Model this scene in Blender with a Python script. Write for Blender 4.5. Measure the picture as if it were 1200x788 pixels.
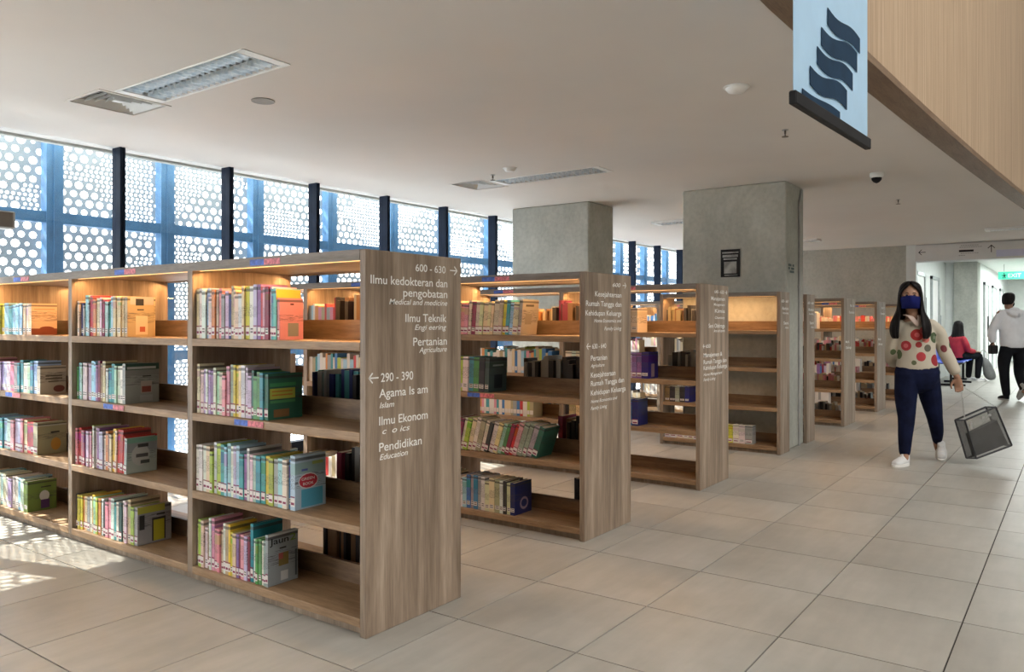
import bpy, bmesh, math, random
from mathutils import Vector, Matrix
random.seed(7)
for o in list(bpy.data.objects): bpy.data.objects.remove(o)
sc = bpy.context.scene
COL = sc.collection
PI = math.pi

# ---------------------------------------------------------------- camera, world, lights, exposure
cam_d = bpy.data.cameras.new('camera'); cam = bpy.data.objects.new('camera', cam_d); COL.objects.link(cam)
cam.location = (0, 0, 1.25); cam.rotation_euler = (PI/2, 0, -math.radians(54.23))
cam_d.sensor_width = 36; cam_d.lens = 923/1200*36; cam_d.shift_y = -16/1200
cam_d.clip_start = .05; cam_d.clip_end = 200
sc.camera = cam
w = bpy.data.worlds.new('sky'); sc.world = w; w.use_nodes = True
bg = w.node_tree.nodes['Background']; bg.inputs[0].default_value = (1, .985, .96, 1); bg.inputs[1].default_value = 3.05
def sunlamp(name, rot, strength, col, ang):
    d = bpy.data.lights.new(name, 'SUN'); d.energy = strength; d.color = col; d.angle = ang
    o = bpy.data.objects.new(name, d); COL.objects.link(o); o.rotation_euler = rot; return o
s_ = sunlamp('sun', (0, 0, 0), 11, (1, .9, .76), math.radians(.5))
s_.rotation_euler = Vector((.30, -1.0, -1.14)).to_track_quat('-Z', 'Y').to_euler()
def area(name, loc, aim, sx, sy, power, col, group=None):
    d = bpy.data.lights.new(name, 'AREA'); d.shape = 'RECTANGLE'; d.size = sx; d.size_y = sy; d.energy = power; d.color = col
    o = bpy.data.objects.new(name, d); COL.objects.link(o); o.location = loc
    o.rotation_euler = Vector(aim).to_track_quat('-Z', 'Y').to_euler(); return o
area('atrium_skylight', (3.5, -5.0, 7.2), (.1, .6, -.8), 12, 4, 400, (1, .965, .92))
area('corridor_light', (24.5, .6, 2.6), (0, 0, -1), 6, 1, 130, (.93, 1, .98))
area('lobby_light', (18, .8, 2.6), (0, 0, -1), 3, 1.2, 40, (.95, 1, .98))
sc.view_settings.view_transform = 'Standard'; sc.view_settings.look = 'None'
sc.view_settings.exposure = 1.35; sc.view_settings.gamma = 1; sc.view_settings.use_curve_mapping = False

# ---------------------------------------------------------------- materials
def mat(name, col=(.8, .8, .8), rough=.6, metal=0.0, build=None, spec=.5):
    m = bpy.data.materials.new(name); m.use_nodes = True
    nt = m.node_tree; b = nt.nodes['Principled BSDF']
    b.inputs['Base Color'].default_value = (*col, 1); b.inputs['Roughness'].default_value = rough
    b.inputs['Metallic'].default_value = metal; b.inputs['Specular IOR Level'].default_value = spec
    if build: build(nt, b)
    return m
def N(nt, t, **kw):
    n = nt.nodes.new(t)
    for k, v in kw.items():
        if k in n.inputs.keys() if isinstance(k, str) else False: n.inputs[k].default_value = v
        else: setattr(n, k, v)
    return n
def coords(nt, scale=(1, 1, 1), kind='Object', rnd=False):
    tc = nt.nodes.new('ShaderNodeTexCoord'); mp = nt.nodes.new('ShaderNodeMapping'); mp.inputs['Scale'].default_value = scale
    nt.links.new(tc.outputs[kind], mp.inputs['Vector'])
    if rnd:
        oi = nt.nodes.new('ShaderNodeObjectInfo'); mu = nt.nodes.new('ShaderNodeMath'); mu.operation = 'MULTIPLY'; mu.inputs[1].default_value = 37.0
        cx = nt.nodes.new('ShaderNodeCombineXYZ'); nt.links.new(oi.outputs['Random'], mu.inputs[0])
        for i in range(3): nt.links.new(mu.outputs[0], cx.inputs[i])
        nt.links.new(cx.outputs[0], mp.inputs['Location'])
    return mp.outputs[0]
def noise_ramp(nt, vec, scale, detail, stops, rough=.55):
    n = nt.nodes.new('ShaderNodeTexNoise'); n.inputs['Scale'].default_value = scale; n.inputs['Detail'].default_value = detail; n.inputs['Roughness'].default_value = rough
    nt.links.new(vec, n.inputs['Vector'])
    r = nt.nodes.new('ShaderNodeValToRGB'); nt.links.new(n.outputs['Fac'], r.inputs[0])
    while len(r.color_ramp.elements) < len(stops): r.color_ramp.elements.new(.5)
    for e, (p, c) in zip(r.color_ramp.elements, stops): e.position = p; e.color = (*c, 1)
    return r.outputs[0], n.outputs['Fac']
def bump(nt, b, h, strength, dist=.002):
    bp = nt.nodes.new('ShaderNodeBump'); bp.inputs['Strength'].default_value = strength; bp.inputs['Distance'].default_value = dist
    nt.links.new(h, bp.inputs['Height']); nt.links.new(bp.outputs[0], b.inputs['Normal'])
def mixc(nt, a, c, fac, mode='MIX'):
    mx = nt.nodes.new('ShaderNodeMix'); mx.data_type = 'RGBA'; mx.blend_type = mode
    for sock, v in ((mx.inputs[0], fac), (mx.inputs[6], a), (mx.inputs[7], c)):
        if hasattr(v, 'links'): nt.links.new(v, sock)
        else: sock.default_value = v if isinstance(v, float) else (*v, 1)
    return mx.outputs[2]
def wood(name, dark, mid, light, sc_, rough=.5, fine=6.0):
    def f(nt, b):
        v = coords(nt, sc_)
        c1, h = noise_ramp(nt, v, 5, 5, [(.3, dark), (.5, mid), (.72, light)])
        v2 = coords(nt, tuple(s*fine for s in sc_))
        c2, h2 = noise_ramp(nt, v2, 6, 3, [(.35, (.72, .70, .68)), (.6, (1, 1, 1))])
        nt.links.new(mixc(nt, c1, c2, .7, 'MULTIPLY'), b.inputs['Base Color']); bump(nt, b, h2, .15, .001)
    return mat(name, mid, rough, build=f)
OD, OM, OL = (.18, .13, .09), (.32, .24, .175), (.47, .37, .28)
WV = wood('oak_vertical', OD, OM, OL, (3.6, 3.6, .22))
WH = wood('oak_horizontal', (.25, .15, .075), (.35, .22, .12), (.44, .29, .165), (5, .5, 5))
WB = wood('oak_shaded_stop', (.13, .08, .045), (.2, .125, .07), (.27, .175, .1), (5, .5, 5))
WTOP = wood('oak_edge_grey', (.17, .14, .11), (.22, .18, .15), (.28, .24, .2), (5, .5, 5))
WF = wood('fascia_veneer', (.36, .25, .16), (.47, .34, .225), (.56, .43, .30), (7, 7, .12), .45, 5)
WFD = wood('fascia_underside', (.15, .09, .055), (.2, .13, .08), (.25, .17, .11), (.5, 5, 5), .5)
def conc(name, a, c, rough=.75):
    def f(nt, b):
        v = coords(nt, (1, 1, .6))
        c1, h = noise_ramp(nt, v, 2.2, 8, [(.32, a), (.68, c)], .62)
        v2 = coords(nt, (1, 1, 1)); c2, h2 = noise_ramp(nt, v2, 22, 6, [(.35, (.8, .8, .8)), (.6, (1, 1, 1))])
        nt.links.new(mixc(nt, c1, c2, .6, 'MULTIPLY'), b.inputs['Base Color']); bump(nt, b, h2, .3, .003)
    return mat(name, a, rough, build=f)
CONC = conc('concrete', (.37, .38, .34), (.54, .55, .495))
CONCW = conc('concrete_wall', (.40, .395, .34), (.52, .51, .45))
def tilef(nt, b):
    v = coords(nt, (1, 1, 1), rnd=True)
    c1, h = noise_ramp(nt, v, 2.2, 8, [(.28, (.335, .322, .29)), (.5, (.405, .39, .352)), (.75, (.475, .458, .42))], .6)
    v2 = coords(nt, (.8, 5, 1), rnd=True); c2, h2 = noise_ramp(nt, v2, 3, 6, [(.3, (.84, .84, .84)), (.7, (1, 1, 1))])
    oi = nt.nodes.new('ShaderNodeObjectInfo'); r = nt.nodes.new('ShaderNodeValToRGB'); nt.links.new(oi.outputs['Random'], r.inputs[0])
    r.color_ramp.elements[0].color = (.9, .89, .88, 1); r.color_ramp.elements[1].color = (1, 1, 1, 1)
    nt.links.new(mixc(nt, mixc(nt, c1, c2, .8, 'MULTIPLY'), r.outputs[0], 1.0, 'MULTIPLY'), b.inputs['Base Color'])
    rr = nt.nodes.new('ShaderNodeMapRange'); nt.links.new(h, rr.inputs[0]); rr.inputs[3].default_value = .28; rr.inputs[4].default_value = .46
    nt.links.new(rr.outputs[0], b.inputs['Roughness'])
TILE = mat('floor_tile', (.4, .38, .34), .36, build=tilef, spec=.45)
GROUT = mat('grout', (.06, .055, .05), .95, spec=.1)
def plasterf(nt, b):
    v = coords(nt, (1, 1, 1)); c, h = noise_ramp(nt, v, .7, 4, [(.3, (.64, .60, .56)), (.7, (.69, .65, .605))])
    nt.links.new(c, b.inputs['Base Color'])
CEIL = mat('ceiling_paint', (.63, .6, .56), .85, build=plasterf)
def flat(name, col, rough=.6, metal=0.0, var=.12, sc_=8, spec=None):
    if spec is None: spec = .12 if max(col) < .12 else .4
    def f(nt, b):
        v = coords(nt, (1, 1, 1)); lo = tuple(c*(1-var) for c in col); hi = tuple(min(1, c*(1+var)) for c in col)
        c, h = noise_ramp(nt, v, sc_, 4, [(.35, lo), (.65, hi)]); nt.links.new(c, b.inputs['Base Color'])
    return mat(name, col, rough, metal, build=f, spec=spec)
WHITEW = flat('white_wall', (.74, .77, .75), .5, var=.03); ATRW = flat('atrium_wall', (.36, .35, .33), .7, var=.05)
MULL = flat('navy_aluminium', (.012, .02, .04), .4, .0)
STEEL = flat('outer_steel_blue', (.08, .22, .42), .5, var=.15)
SCREENM = flat('perforated_sheet_blue', (.24, .28, .31), .55, var=.1)
WHITEM = flat('white_metal', (.82, .82, .8), .4, var=.03)
GREYM = flat('grey_metal', (.35, .35, .34), .45)
DARK = flat('black_plastic', (.02, .02, .022), .5)
MIRROR = flat('louvre_aluminium', (.86, .94, 1.0), .38, 1.0, .15, 30)
VINYL = flat('white_vinyl', (.9, .88, .84), .5, var=.03)
BLUEL = flat('blue_sticker', (.06, .13, .5), .4, var=.3, sc_=60)
REDL = flat('red_sticker', (.62, .17, .2), .4, var=.35, sc_=60)
PAPER = flat('page_block', (.66, .6, .48), .8, var=.12, sc_=3)
LABEL = flat('spine_label_paper', (.75, .7, .68), .6, var=.06, sc_=30)
MAROON = flat('label_band', (.25, .03, .09), .5)
CLOTHW = flat('banner_cloth', (.50, .68, .82), .7, var=.04)
NAVY = flat('banner_navy', (.012, .035, .07), .7)
GREENS = mat('exit_green', (.02, .25, .15), .5); GREENS.node_tree.nodes['Principled BSDF'].inputs['Emission Color'].default_value = (.1, .7, .45, 1); GREENS.node_tree.nodes['Principled BSDF'].inputs['Emission Strength'].default_value = .5
STRIP = mat('warm_strip', (1, .7, .4), .5); _b = STRIP.node_tree.nodes['Principled BSDF']; _b.inputs['Emission Color'].default_value = (1, .55, .2, 1); _b.inputs['Emission Strength'].default_value = .8
def glassf(tint, gl=.06):
    def f(nt, b):
        out = nt.nodes['Material Output']; t = nt.nodes.new('ShaderNodeBsdfTransparent'); t.inputs[0].default_value = (*tint, 1)
        g = nt.nodes.new('ShaderNodeBsdfGlossy'); g.inputs['Roughness'].default_value = .03
        mx = nt.nodes.new('ShaderNodeMixShader'); mx.inputs[0].default_value = gl
        nt.links.new(t.outputs[0], mx.inputs[1]); nt.links.new(g.outputs[0], mx.inputs[2]); nt.links.new(mx.outputs[0], out.inputs[0])
    return f
GLASS = mat('tinted_glass', build=glassf((.90, .93, .95)))
FILMD = mat('grey_vinyl_film', build=glassf((.35, .36, .38), .1))
FILM = mat('clear_vinyl_film', build=glassf((.80, .80, .80), .16))
# translucency, added on the facade sheet and steel to brighten them against the light
def trans(m, col, amt):
    nt = m.node_tree; b = nt.nodes['Principled BSDF']; out = nt.nodes['Material Output']
    t = nt.nodes.new('ShaderNodeBsdfTranslucent'); t.inputs[0].default_value = (*col, 1)
    mx = nt.nodes.new('ShaderNodeMixShader'); mx.inputs[0].default_value = amt
    nt.links.new(b.outputs[0], mx.inputs[1]); nt.links.new(t.outputs[0], mx.inputs[2]); nt.links.new(mx.outputs[0], out.inputs[0])
trans(SCREENM, (.26, .33, .40), .06); trans(STEEL, (.10, .26, .46), .09); trans(CLOTHW, (.6, .8, .95), .4)
def coverf(nt, b):
    oi = nt.nodes.new('ShaderNodeObjectInfo'); tc = nt.nodes.new('ShaderNodeTexCoord')
    sx = nt.nodes.new('ShaderNodeSeparateXYZ'); nt.links.new(tc.outputs['Object'], sx.inputs[0])
    def m(op, a, c):
        k = nt.nodes.new('ShaderNodeMath'); k.operation = op
        for i, v in enumerate((a, c)):
            if hasattr(v, 'links'): nt.links.new(v, k.inputs[i])
            else: k.inputs[i].default_value = v
        return k.outputs[0]
    z = sx.outputs[2]; x = sx.outputs[0]; rnd = oi.outputs['Random']
    # lettering dashes down the spine and a title block near its head
    v = coords(nt, (1, 3, 34), rnd=True)
    nz = nt.nodes.new('ShaderNodeTexNoise'); nz.inputs['Scale'].default_value = 3; nt.links.new(v, nz.inputs['Vector'])
    dash = m('GREATER_THAN', nz.outputs['Fac'], .55)
    lo = m('ADD', m('MULTIPLY', rnd, .15), .34); hi = m('ADD', m('MULTIPLY', m('FRACT', m('MULTIPLY', rnd, 7.3), 0.0), .2), .6)
    inb = m('MULTIPLY', m('GREATER_THAN', z, lo), m('LESS_THAN', z, hi)); dash = m('MULTIPLY', m('MULTIPLY', dash, inb), .75)
    top = m('MULTIPLY', m('GREATER_THAN', z, .90), m('LESS_THAN', z, .955))
    top = m('MULTIPLY', top, .75)
    hsv = nt.nodes.new('ShaderNodeHueSaturation'); nt.links.new(oi.outputs['Color'], hsv.inputs['Color'])
    nt.links.new(m('ADD', m('MULTIPLY', m('FRACT', m('MULTIPLY', rnd, 13.7), 0.0), .5), .25), hsv.inputs['Hue'])
    hsv.inputs['Saturation'].default_value = 1.2; hsv.inputs['Value'].default_value = .55
    blk = m('MULTIPLY', m('GREATER_THAN', z, m('ADD', hi, 0.0)), m('LESS_THAN', z, .86)); blk = m('MULTIPLY', m('MULTIPLY', blk, m('GREATER_THAN', m('FRACT', m('MULTIPLY', rnd, 5.1), 0.0), .5)), .6)
    c = mixc(nt, oi.outputs['Color'], hsv.outputs[0], blk)
    c = mixc(nt, c, (.06, .05, .06), dash)
    c = mixc(nt, c, (.04, .035, .035), top)
    nt.links.new(c, b.inputs['Base Color'])
COVER = mat('book_cover', (.5, .5, .5), .42, build=coverf)
def attrf(nt, b):
    a = nt.nodes.new('ShaderNodeAttribute'); a.attribute_name = 'Col'
    nt.links.new(a.outputs['Color'], b.inputs['Base Color'])
ATTR = mat('printed_colours', build=attrf, rough=.5)

# ---------------------------------------------------------------- mesh helpers
def link(name, me, m=None, parent=None, loc=None):
    o = bpy.data.objects.new(name, me); COL.objects.link(o)
    if m is not None and me is not None:
        if not me.materials: me.materials.append(m)
    if parent is not None: o.parent = parent
    if loc is not None: o.location = loc
    return o
def bm_box(bm, x0, x1, y0, y1, z0, z1, M=None):
    vs = [bm.verts.new(p) for p in ((x0,y0,z0),(x1,y0,z0),(x1,y1,z0),(x0,y1,z0),(x0,y0,z1),(x1,y0,z1),(x1,y1,z1),(x0,y1,z1))]
    for f in ((0,3,2,1),(4,5,6,7),(0,1,5,4),(1,2,6,5),(2,3,7,6),(3,0,4,7)): bm.faces.new([vs[i] for i in f])
    if M is not None: bmesh.ops.transform(bm, matrix=M, verts=vs)
    return vs
def bm_tube(bm, p0, p1, r, n=10, r1=None):
    p0 = Vector(p0); p1 = Vector(p1); r1 = r if r1 is None else r1
    q = (p1-p0).to_track_quat('Z', 'Y').to_matrix()
    a = [bm.verts.new(p0 + q @ Vector((r*math.cos(2*PI*i/n), r*math.sin(2*PI*i/n), 0))) for i in range(n)]
    c = [bm.verts.new(p1 + q @ Vector((r1*math.cos(2*PI*i/n), r1*math.sin(2*PI*i/n), 0))) for i in range(n)]
    for i in range(n): bm.faces.new((a[i], a[(i+1)%n], c[(i+1)%n], c[i]))
    bm.faces.new(a[::-1]); bm.faces.new(c)
def done(name, bm, m, parent=None, bevel=0, smooth=False, loc=None):
    me = bpy.data.meshes.new(name)
    if bevel:
        bmesh.ops.bevel(bm, geom=list(bm.edges), offset=bevel, segments=1, affect='EDGES', clamp_overlap=True)
    bm.to_mesh(me); bm.free()
    if smooth:
        for p in me.polygons: p.use_smooth = True
    return link(name, me, m, parent, loc)
def box(name, x0, x1, y0, y1, z0, z1, m, parent=None, bevel=0):
    bm = bmesh.new(); bm_box(bm, x0, x1, y0, y1, z0, z1); return done(name, bm, m, parent, bevel)
def thing(name, label, cat, loc=(0,0,0), group=None, rz=0):
    o = bpy.data.objects.new(name, None); COL.objects.link(o); o.location = loc; o.rotation_euler = (0,0,rz)
    o.empty_display_size = .1
    o['label'] = label; o['category'] = cat
    if group: o['group'] = group
    return o
def tag(o, label, cat, group=None):
    o['label'] = label; o['category'] = cat
    if group: o['group'] = group
    return o
def struct(o): o['kind'] = 'structure'; return o
def kids(root): return [c for c in bpy.data.objects if c.parent == root]
def lathe(bm, prof, n=24, M=None):
    rings = []
    for r, z in prof: rings.append([bm.verts.new((r*math.cos(2*PI*i/n), r*math.sin(2*PI*i/n), z)) for i in range(n)])
    for a, c in zip(rings, rings[1:]):
        for i in range(n): bm.faces.new((a[i], a[(i+1)%n], c[(i+1)%n], c[i]))
    bm.faces.new(rings[0][::-1]); bm.faces.new(rings[-1])
    if M is not None: bmesh.ops.transform(bm, matrix=M, verts=[v for r in rings for v in r])
def text_mesh(body, w_, h_, ital=False, align='L', depth=.0004):
    cu = bpy.data.curves.new('t', 'FONT'); cu.body = body; cu.size = 1; cu.extrude = 0; cu.offset = .008
    if ital: cu.shear = .25
    ob = bpy.data.objects.new('t', cu); COL.objects.link(ob)
    dg = bpy.context.evaluated_depsgraph_get(); me = bpy.data.meshes.new_from_object(ob.evaluated_get(dg))
    bpy.data.objects.remove(ob); bpy.data.curves.remove(cu)
    xs = [v.co.x for v in me.vertices]; x0, x1 = min(xs), max(xs)
    for v in me.vertices: v.co.x = (v.co.x-x0)/(x1-x0)*w_; v.co.y = v.co.y/.70*h_
    return me
def lettering(parent, body, u0, u1, z, h_, Y, m=None, name='lettering', ital=False):
    me = text_mesh(body, u1-u0, h_, ital)
    for v in me.vertices: x, y = v.co.x, v.co.y; v.co = (u0+x, Y, z+y)
    return link(name, me, m or VINYL, parent)

# ---------------------------------------------------------------- setting: floor
CAMX = (math.sin(math.radians(35.77)), math.cos(math.radians(35.77)))
def proj(X, Y, Z=0):
    l = X*CAMX[0]-Y*CAMX[1]; d = X*CAMX[1]+Y*CAMX[0]
    return (600+923*l/d, 378-(Z-1.25)*923/d, d) if d > .05 else (1e9, 1e9, d)
floor = struct(box('floor', -6, 34, -7.2, 6.3, -.15, -.005, GROUT))
TU, TV = .5985, .575
bm = bmesh.new(); bm_box(bm, -TU/2+.003, TU/2-.003, -TV/2+.003, TV/2-.003, -.02, 0)
tme = bpy.data.meshes.new('tile'); bm.to_mesh(tme); bm.free(); tme.materials.append(TILE)
cells = []
for i in range(-12, 56):
    for j in range(-13, 10):
        u = 1.361 + TU*(i+.5); v = .395 + TV*(j+.5)
        if v+TV/2 > 6.3: continue
        x, y, d = proj(u, v)
        vis = d > 1 and -80 < x < 1280 and y < 840
        cells.append((0 if vis else 1, d, u, v))
cells.sort()
rest = bmesh.new()
for k, (nv, d, u, v) in enumerate(cells):
    if k < 290 and not nv:
        t = link('tile', tme, None, floor, (u, v, 0))
    else: bm_box(rest, u-TU/2+.003, u+TU/2-.003, v-TV/2+.003, v+TV/2-.003, -.02, 0)
o = done('far_tiles', rest, TILE, floor); o['kind'] = 'stuff'

# ---------------------------------------------------------------- setting: ceiling with recesses, fascia
CZ = 2.63
def vc(u): return 1.10 if u < 3.6 else 1.10-.052*(u-3.6)-.0025*(u-3.6)**2
holes = [(2.43, 2.72, 3.43, 4.66), (6.10, 6.37, 3.46, 4.66), (2.35, 2.80, 4.70, 5.12), (6.0, 6.45, 4.70, 5.10)]
bm = bmesh.new()
us = sorted(set([-6, 0, 3.6, 5, 8, 10, 12, 15.6]+[h[i] for h in holes for i in (0, 1)])); vs = sorted(set([1.4, 6.3]+[h[i] for h in holes for i in (2, 3)]))
for a, c in zip(us, us[1:]):
    for e, f in zip(vs, vs[1:]):
        cu, cv = (a+c)/2, (e+f)/2
        if any(h[0] < cu < h[1] and h[2] < cv < h[3] for h in holes): continue
        bm_box(bm, a, c, e, f, CZ, CZ+.12)
ul = [-6+.6*i for i in range(37)]
for a, c in zip(ul, ul[1:]):
    c = min(c, 15.6)
    if c <= a: continue
    p = [(a, vc(a)), (c, vc(c)), (c, 1.4), (a, 1.4)]
    lo = [bm.verts.new((x, y, CZ)) for x, y in p]; hi = [bm.verts.new((x, y, CZ+.12)) for x, y in p]
    bm.faces.new(lo[::-1]); bm.faces.new(hi)
    for i in range(4): bm.faces.new((lo[i], lo[(i+1)%4], hi[(i+1)%4], hi[i]))
ceiling = struct(done('ceiling', bm, CEIL))
box('upper_slab', -6, 15.6, 1.1, 6.3, CZ+.121, CZ+.3, CEIL, ceiling)  # unseen slab put in above the ceiling to block light
def ribbon(name, off0, off1, z0, z1, m, parent):
    bm = bmesh.new(); prev = None
    for i in range(0, 63):
        a = -6+.35*i
        if a > 15.75: break
        p = [(a, vc(a)+off0, z0), (a, vc(a)+off1, z0), (a, vc(a)+off1, z1), (a, vc(a)+off0, z1)]
        cur = [bm.verts.new(q) for q in p]
        if prev:
            for k in range(4): bm.faces.new((prev[k], prev[(k+1)%4], cur[(k+1)%4], cur[k]))
        else: bm.faces.new(cur)
        prev = cur
    bm.faces.new(prev[::-1]); return done(name, bm, m, parent)
fas = bpy.data.objects.new('trim_1', None); COL.objects.link(fas); struct(fas)
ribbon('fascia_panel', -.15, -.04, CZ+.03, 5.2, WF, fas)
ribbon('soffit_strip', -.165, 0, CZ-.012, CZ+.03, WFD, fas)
ribbon('upper_wall', -.04, .02, CZ+.03, 5.2, CEIL, fas)

# atrium shell behind and beside the camera
struct(box('wall_front', -6, 34, -7.3, -7.2, 0, 8, ATRW))
struct(box('wall_left', -6.1, -6, -7.2, 6.3, 0, 8, ATRW))
at = struct(box('ceiling_2', -6, 15.6, -7.2, 1.1, 8, 8.1, WHITEW))
struct(box('wall_atrium_end', 15.95, 16.1, -7.2, 1.1, CZ+.1, 8, ATRW)); struct(box('wall_atrium_side', 15.95, 16.1, -7.2, -3.1, 0, CZ+.1, ATRW)); struct(box('ceiling_4', 15.6, 16.1, -7.2, 1.1, 8, 8.1, WHITEW))  # unseen end walls and roof strip, added to shut out stray sky light
struct(box('wall_upper', -6, 15.6, 1.0, 1.06, 5.2, 8, WHITEW))

# ---------------------------------------------------------------- window wall and perforated facade
VW = 6.17
mu = [1.28+.98*k for k in range(-4, 16)]
for k, u in enumerate(mu):
    if u > 15.7: continue
    wr = bpy.data.objects.new('window_%d' % (k+1), None); COL.objects.link(wr); wr.location = (u, VW, 0); struct(wr)
    bm = bmesh.new(); bm_box(bm, -.022, -.004, -.06, .06, .1, CZ); bm_box(bm, .004, .022, -.06, .06, .1, CZ); bm_box(bm, -.006, .006, -.045, .045, .1, CZ)
    done('mullion', bm, MULL, wr)
    box('pane', .022, .958, -.004, .004, .1, CZ, GLASS, wr)
    box('sill', -.022, .958, -.05, .05, 0, .1, MULL, wr)
P = .088
def subcell(bm, x0, x1, z0, z1, cx, cz, r):
    mx, mz = (x0+x1)/2, (z0+z1)/2
    outer = [(x1, mz), (x1, z1), (mx, z1), (x0, z1), (x0, mz), (x0, z0), (mx, z0), (x1, z0)]
    ov = [bm.verts.new((x, 0, z)) for x, z in outer]
    iv = [bm.verts.new((cx+r*math.cos(PI/4*i), 0, cz+r*math.sin(PI/4*i))) for i in range(8)]
    for i in range(8): bm.faces.new((ov[i], ov[(i+1)%8], iv[(i+1)%8], iv[i]))
def screen_mesh(var):
    bm = bmesh.new(); rows = 43; Hh = P*.866
    for j in range(rows):
        z0 = .02+j*Hh; off = 0 if j % 2 == 0 else P/2
        n = 11
        W = .98
        edges = [0.0] + [off + P*i for i in range(1 if off == 0 else 0, n) if .02 < off+P*i < W-.02] + [W]
        for a, c in zip(edges, edges[1:]):
            ww = c-a; cx = (a+c)/2; cz = z0+Hh/2
            if ww < P*.7:
                bm.faces.new([bm.verts.new(q) for q in ((a,0,z0),(c,0,z0),(c,0,z0+Hh),(a,0,z0+Hh))]); continue
            # lozenge of large holes, small ones round it
            q = ((cz-1.62+var*.25) % 1.15)/1.15; dia = abs(q-.5)*2; dx = abs(cx-(.28 if var % 2 else .72))/.62
            big = dia+dx < 1.0 or (var == 2 and dia < .7)
            if big:
                r = .0305 + .004*math.sin(j*1.7+cx*23)
                if random.random() < .05: r *= .6
                subcell(bm, a, c, z0, z0+Hh, cx, cz, r)
            else:
                for ii in range(2):
                    for jj in range(2):
                        xa = a+ww/2*ii; za = z0+Hh/2*jj; sh = (ww/8)*(1 if jj else -1)*.8
                        subcell(bm, xa, xa+ww/2, za, za+Hh/2, xa+ww/4+(.007 if jj else -.007), za+Hh/4, .0138+.0012*math.sin(cx*40+j))
    me = bpy.data.meshes.new('screen_panel'); bm.to_mesh(me); bm.free(); me.materials.append(SCREENM); return me
sm = [screen_mesh(i) for i in range(3)]
wb = bpy.data.objects.new('wall_back', None); COL.objects.link(wb); wb.location = (0, 6.93, 0); struct(wb)
for k in range(-5, 14):
    u = 3.03+.98*k
    if u > 16: continue
    link('screen_panel', sm[(k*2+1) % 3], None, wb, (u, 0, 0))
    bm = bmesh.new(); bm_box(bm, u-.065, u+.065, -.16, -.06, 0, 3.3); bm_box(bm, u-.012, u-.004, -.172, -.16, 0, 3.3); done('steel_post', bm, STEEL, wb)
    box('steel_rail', u+.065, u+.915, -.15, -.07, 2.06, 2.15, STEEL, wb)
    box('lower_rail', u+.065, u+.915, -.15, -.07, .9, .99, STEEL, wb)
box('wall_slab_edge', -6, 16, 6.3, 6.36, CZ-.02, 3.4, CONC, wb).location = (0, -6.93, 0)
# small loudspeaker fixed to the mullion at the left edge
sp = thing('wall_speaker', 'small grey-brown box speaker fixed to the window mullion at left edge', 'speaker', (2.27, 6.02, 1.95))
box('housing', -.13, .14, -.06, .07, -.055, .065, GREYM, sp, .008); box('grille', -.11, .12, -.066, -.058, -.045, .055, flat('grille_brown', (.16, .145, .125)), sp)
box('bracket', -.02, .08, .06, .12, -.02, .03, GREYM, sp)

# ---------------------------------------------------------------- columns and far walls
def column(name, u0, u1, v0, v1, z1=CZ):
    o = box(name, u0, u1, v0, v1, 0, z1, CONC, None, .012); return struct(o)
col1 = column('column', 7.775, 8.365, 2.315, 3.39); col2 = column('column', 7.775, 8.365, 4.53, 5.6)
for c_, n_ in ((col1, 'right-hand square concrete column with a dark poster and a thin conduit'), (col2, 'left-hand concrete column beside the windows')):
    c_['label'] = n_
bm = bmesh.new(); bm_tube(bm, (8.18, 2.306, .0), (8.18, 2.306, 2.45), .012); bm_tube(bm, (8.18, 2.306, 2.45), (8.24, 2.3, 2.6), .012)
bm_box(bm, 8.155, 8.205, 2.298, 2.316, .35, .37); bm_box(bm, 8.155, 8.205, 2.298, 2.316, 1.6, 1.62)
tag(done('conduit', bm, GREYM), 'thin grey conduit running down the end face of the concrete column', 'pipe')
ps = thing('poster', 'dark framed notice on the concrete column', 'poster', (7.77, 2.87, 1.85))
box('backing', -.004, 0, -.1, .1, -.14, .14, DARK, ps)
bm = bmesh.new(); bm_box(bm, -.0055, -.004, -.085, .085, .10, .115); bm_box(bm, -.0055, -.004, -.08, .08, .06, .085); bm_box(bm, -.0055, -.004, -.07, .07, .035, .05); bm_box(bm, -.0055, -.004, -.075, .06, -.125, -.118)
bm_box(bm, -.0055, -.004, -.065, .065, -.105, .015)
done('print', bm, flat('poster_print', (.33, .34, .33), .6, var=.45, sc_=9), ps)
bm = bmesh.new()
for i in range(4):
    for j in range(3):
        if (i*3+j*5) % 4: bm_box(bm, 7.85+.045*i, 7.885+.045*i, 2.309, 2.314, 1.74+.032*j, 1.762+.032*j)
done('stencil_mark', bm, flat('stencil_ink', (.09, .13, .13)), col1).matrix_parent_inverse = Matrix()

struct(box('wall_far', 15.6, 15.8, 2.52, 6.3, 0, CZ+.1, CONCW))
struct(box('trim_2', 15.58, 15.7, 2.36, 2.52, 0, CZ, WHITEW))
# hanging sign beam
bk = struct(box('trim_3', 15.6, 15.9, -3, 2.384, 2.33, CZ+.1, flat('beam_paint', (.6, .6, .59), .4, var=.03)))
sb = thing('direction_sign', 'wide grey wayfinding sign board with left and up arrows under the ceiling', 'sign', (15.59, 0, 0))
box('board', -.02, 0, .2, 2.37, 2.335, 2.61, flat('sign_grey', (.68, .68, .67), .35, var=.02), sb)
def arrow(parent, cy, cz, s, rot, X, m):   # on a plane facing -u; drawn in (y,z), y mirrored
    bm = bmesh.new()
    M = Matrix.Translation((X, cy, cz)) @ Matrix.Rotation(rot, 4, 'X')
    bm_box(bm, -.003, 0, -.012*s*8, .012*s*8, -s, s*.95, M)
    for sg in (-1, 1):
        M2 = M @ Matrix.Translation((0, 0, s)) @ Matrix.Rotation(sg*PI/4, 4, 'X')
        bm_box(bm, -.003, 0, -.012*s*8, .012*s*8, -s*1.2, 0.012*s*8, M2)
    done('arrow', bm, m, parent)
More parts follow.
